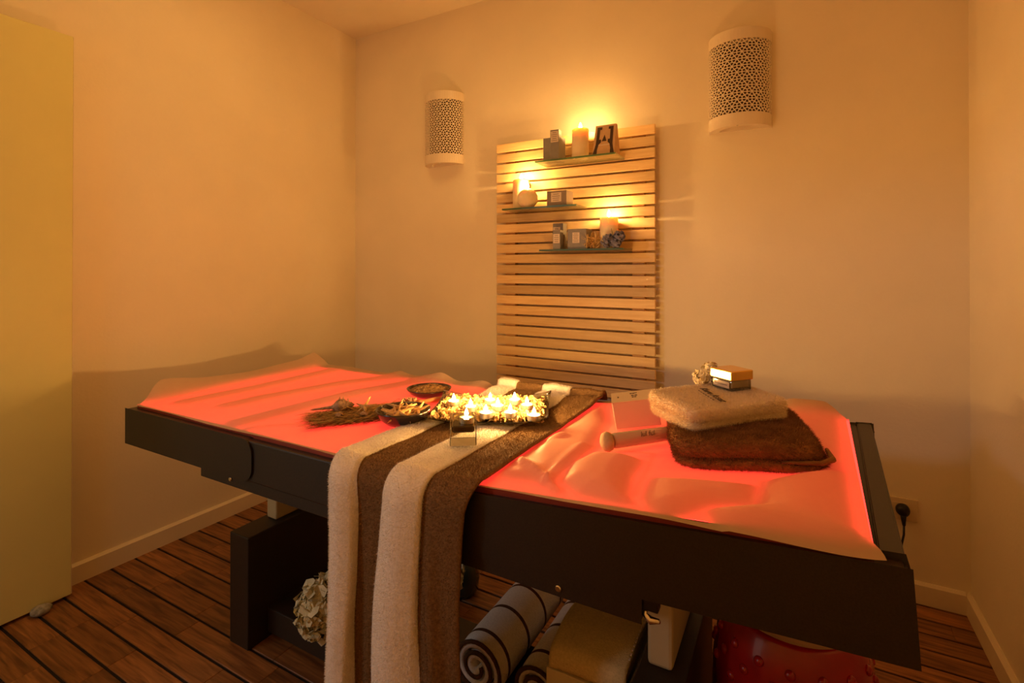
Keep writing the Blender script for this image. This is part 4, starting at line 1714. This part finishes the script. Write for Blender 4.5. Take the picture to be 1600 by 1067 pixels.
towel_roll('white rolled towel with brown stripes, right beside the hanging towel', -0.724, 1.115, 1.56, 0.187, 0.086, -1.9, (0.045, 0.155, 0.265, 0.375))
towel_roll('second white rolled towel with brown stripes, beside the crate', -0.565, 1.135, 1.56, 0.176, 0.074, -2.2, (0.060, 0.170, 0.280, 0.390))

# white crate with the yellow-cream towel
cr = thing('white_crate', 'white painted crate under the bed with a folded towel on it', 'crate', (-0.400, 1.20, 0.102))
obj('front_panel', bbox((-0.105, -0.125, 0.0), (0.088, -0.113, 0.195), 0.002, 1), M['crate'], cr)
obj('back_panel', bbox((-0.105, 0.103, 0.0), (0.088, 0.115, 0.245), 0.002, 1), M['crate'], cr)
obj('side_panel', bbox((-0.105, -0.113, 0.0), (-0.093, 0.103, 0.195), 0.002, 1), M['crate'], cr)
obj('side_panel', bbox((0.076, -0.113, 0.0), (0.088, 0.103, 0.195), 0.002, 1), M['crate'], cr)
obj('bottom_panel', bbox((-0.093, -0.113, 0.0), (0.076, 0.103, 0.010)), M['crate'], cr)
# folded hand towel: rolls over the front edge of the crate
V, F = [], []
pathp = []
for q in range(13):
    a = q / 12 * math.pi * 0.62
    pathp.append((0.085 - 0.175 * q / 12, 0.245 + 0.018 * math.sin(q / 12 * 3.0)))
for q in range(1, 10):
    a = q / 9 * math.pi / 2
    pathp.append((-0.090 - 0.030 * math.sin(a), 0.2465 - 0.030 + 0.030 * math.cos(a)))
pathp += [(-0.121, 0.208), (-0.1225, 0.2005)]
nx = 24
for (yy, zz) in pathp:
    for i in range(nx + 1):
        u = i / nx
        e = 0.006 * (abs(2 * u - 1) ** 6)
        V.append((-0.100 + 0.180 * u, yy, zz - e + 0.002 * noise.noise(Vector((u * 5, yy * 20, zz * 20)))))
for k in range(len(pathp) - 1):
    for i in range(nx):
        a = k * (nx + 1) + i
        F.append((a, a + 1, a + nx + 2, a + nx + 1))
tw = thing('folded_hand_towel', 'yellowish cream folded hand towel lying on the white crate', 'towel', (-0.400, 1.20, 0.102))
ob = np_mesh('upper_layer', V, F, M['towel_gold'], tw)
so = ob.modifiers.new('thick', 'SOLIDIFY')
so.thickness = 0.012
so.offset = 1.0
obj('lower_layer', bbox((-0.092, -0.108, 0.197), (0.074, 0.100, 0.232), 0.008), M['towel_gold'], tw)
bm = bmesh.new()
for q in range(14):
    yy = 0.08 - q * 0.0125
    box(bm, (0.0765, yy, 0.2455 + 0.012 * math.sin((0.085 - yy) / .175 * 3.0)), (0.0795, yy + .006, 0.2475 + 0.012 * math.sin((0.085 - yy) / .175 * 3.0)))
obj('stitching', bm, M['paper'], tw)['kind'] = 'stuff'

# red drum stool
st = thing('drum_stool', 'glossy red drum stool with studs and a pale wooden seat', 'stool', (-0.010, 1.335, 0.0))
prof = [(0, 0), (0.135, 0.0), (0.142, 0.01), (0.158, 0.09), (0.168, 0.20), (0.166, 0.30), (0.154, 0.385), (0.139, 0.437), (0.132, 0.444), (0.127, 0.440), (0.126, 0.428), (0, 0.428)]
obj('stool_body', lathe(prof, 56), M['red'], st, smooth=True)
obj('seat', lathe([(0, 0.428), (0.1255, 0.428), (0.1255, 0.434), (0.122, 0.437), (0, 0.437)], 48), M['stool_top'], st)
bms = lathe([(0.0105, 0), (0.0098, 0.0035), (0.0068, 0.0072), (0, 0.0085)], 14)
sme = bpy.data.meshes.new('stud')
bmesh.ops.recalc_face_normals(bms, faces=bms.faces)
bms.to_mesh(sme)
bms.free()
sme.materials.append(M['red'])
for p in sme.polygons:
    p.use_smooth = True


def rad_at(z):
    pr = prof[1:9]
    for (r0, z0), (r1, z1_) in zip(pr, pr[1:]):
        if z0 <= z <= z1_:
            return r0 + (r1 - r0) * (z - z0) / (z1_ - z0), math.atan2(r0 - r1, z1_ - z0)
    return 0.16, 0.0


for zrow, off in ((0.392, 0), (0.358, 0.5), (0.324, 0), (0.090, 0), (0.056, 0.5)):
    for q in range(16):
        a = (q + off) / 16 * 2 * math.pi
        if math.sin(a) > 0.35:
            continue
        rr, sl = rad_at(zrow)
        nrm = Vector((math.cos(a) * math.cos(sl), math.sin(a) * math.cos(sl), math.sin(sl)))
        o = bpy.data.objects.new('stud', sme)
        o.location = (rr * math.cos(a) - nrm.x * .0012, rr * math.sin(a) - nrm.y * .0012, zrow)
        o.rotation_euler = nrm.to_track_quat('Z', 'Y').to_euler()
        link(o, st)

# ------------------------------------------------------------------ wall socket, plug, pebble
so_ = thing('wall_socket', 'ivory wall socket plate low on the back wall, right of the bed', 'socket', (0.330, YB, 0.330))
pl = obj('cover_plate', bbox((-0.062, -0.009, -0.041), (0.062, 0.0, 0.041), 0.002), M['plastic'], so_)
ins = obj('socket_insert', bbox((-0.046, -0.0105, -0.024), (-0.016, -0.008, 0.024), 0.001), M['plastic'], so_)
obj('socket_insert', bbox((-0.014, -0.0105, -0.024), (0.030, -0.008, 0.024), 0.001), M['plastic'], so_)
for q in (-1, 0, 1):
    obj('pin_hole', lathe([(0.0028, 0), (0.0028, 0.002)], 10, mtx=Matrix.Translation((-0.031, -0.0100, q * 0.012)) @ Matrix.Rotation(R(90), 4, 'X')), M['black'], ins)
pg = thing('power_plug', 'black round power plug with its cord in the wall socket', 'plug', (0.345, YB - 0.0115, 0.332))
obj('plug_body', lathe([(0, 0), (0.021, 0.0), (0.022, 0.010), (0.019, 0.024), (0.011, 0.030), (0, 0.031)], 28, mtx=Matrix.Rotation(R(90), 4, 'X')), M['black'], pg, smooth=True)
obj('strain_relief', tube([(0, -0.018, -0.012), (0.001, -0.018, -0.034), (0.002, -0.018, -0.052)], [0.010, 0.0075, 0.0055], 12), M['black'], pg, smooth=True)
obj('cord', tube([(0.002, -0.018, -0.048), (0.001, -0.022, -0.085), (-0.010, -0.035, -0.13), (-0.04, -0.055, -0.20), (-0.09, -0.08, -0.27), (-0.15, -0.13, -0.312), (-0.22, -0.20, -0.316)], 0.0036, 8), M['black'], pg, smooth=True)

bm = bmesh.new()
bmesh.ops.create_icosphere(bm, subdivisions=4, radius=1.0)
for v in bm.verts:
    n = noise.noise(v.co * 1.3 + Vector((3, 1, 2)))
    n2 = noise.noise(v.co * 4)
    v.co = Vector((v.co.x * 0.020, v.co.y * 0.029, v.co.z * 0.018)) * (1 + 0.16 * n + 0.03 * n2)
zmin = min(v.co.z for v in bm.verts)
bmesh.ops.translate(bm, verts=bm.verts, vec=(0, 0, -zmin))
o = obj('pebble', bm, M['stone'], loc=(-2.322, 0.775, 0.0), rot=(0, 0, R(-12)), smooth=True)
tag(o, 'grey pebble lying on the floor against the open cream door', 'stone')
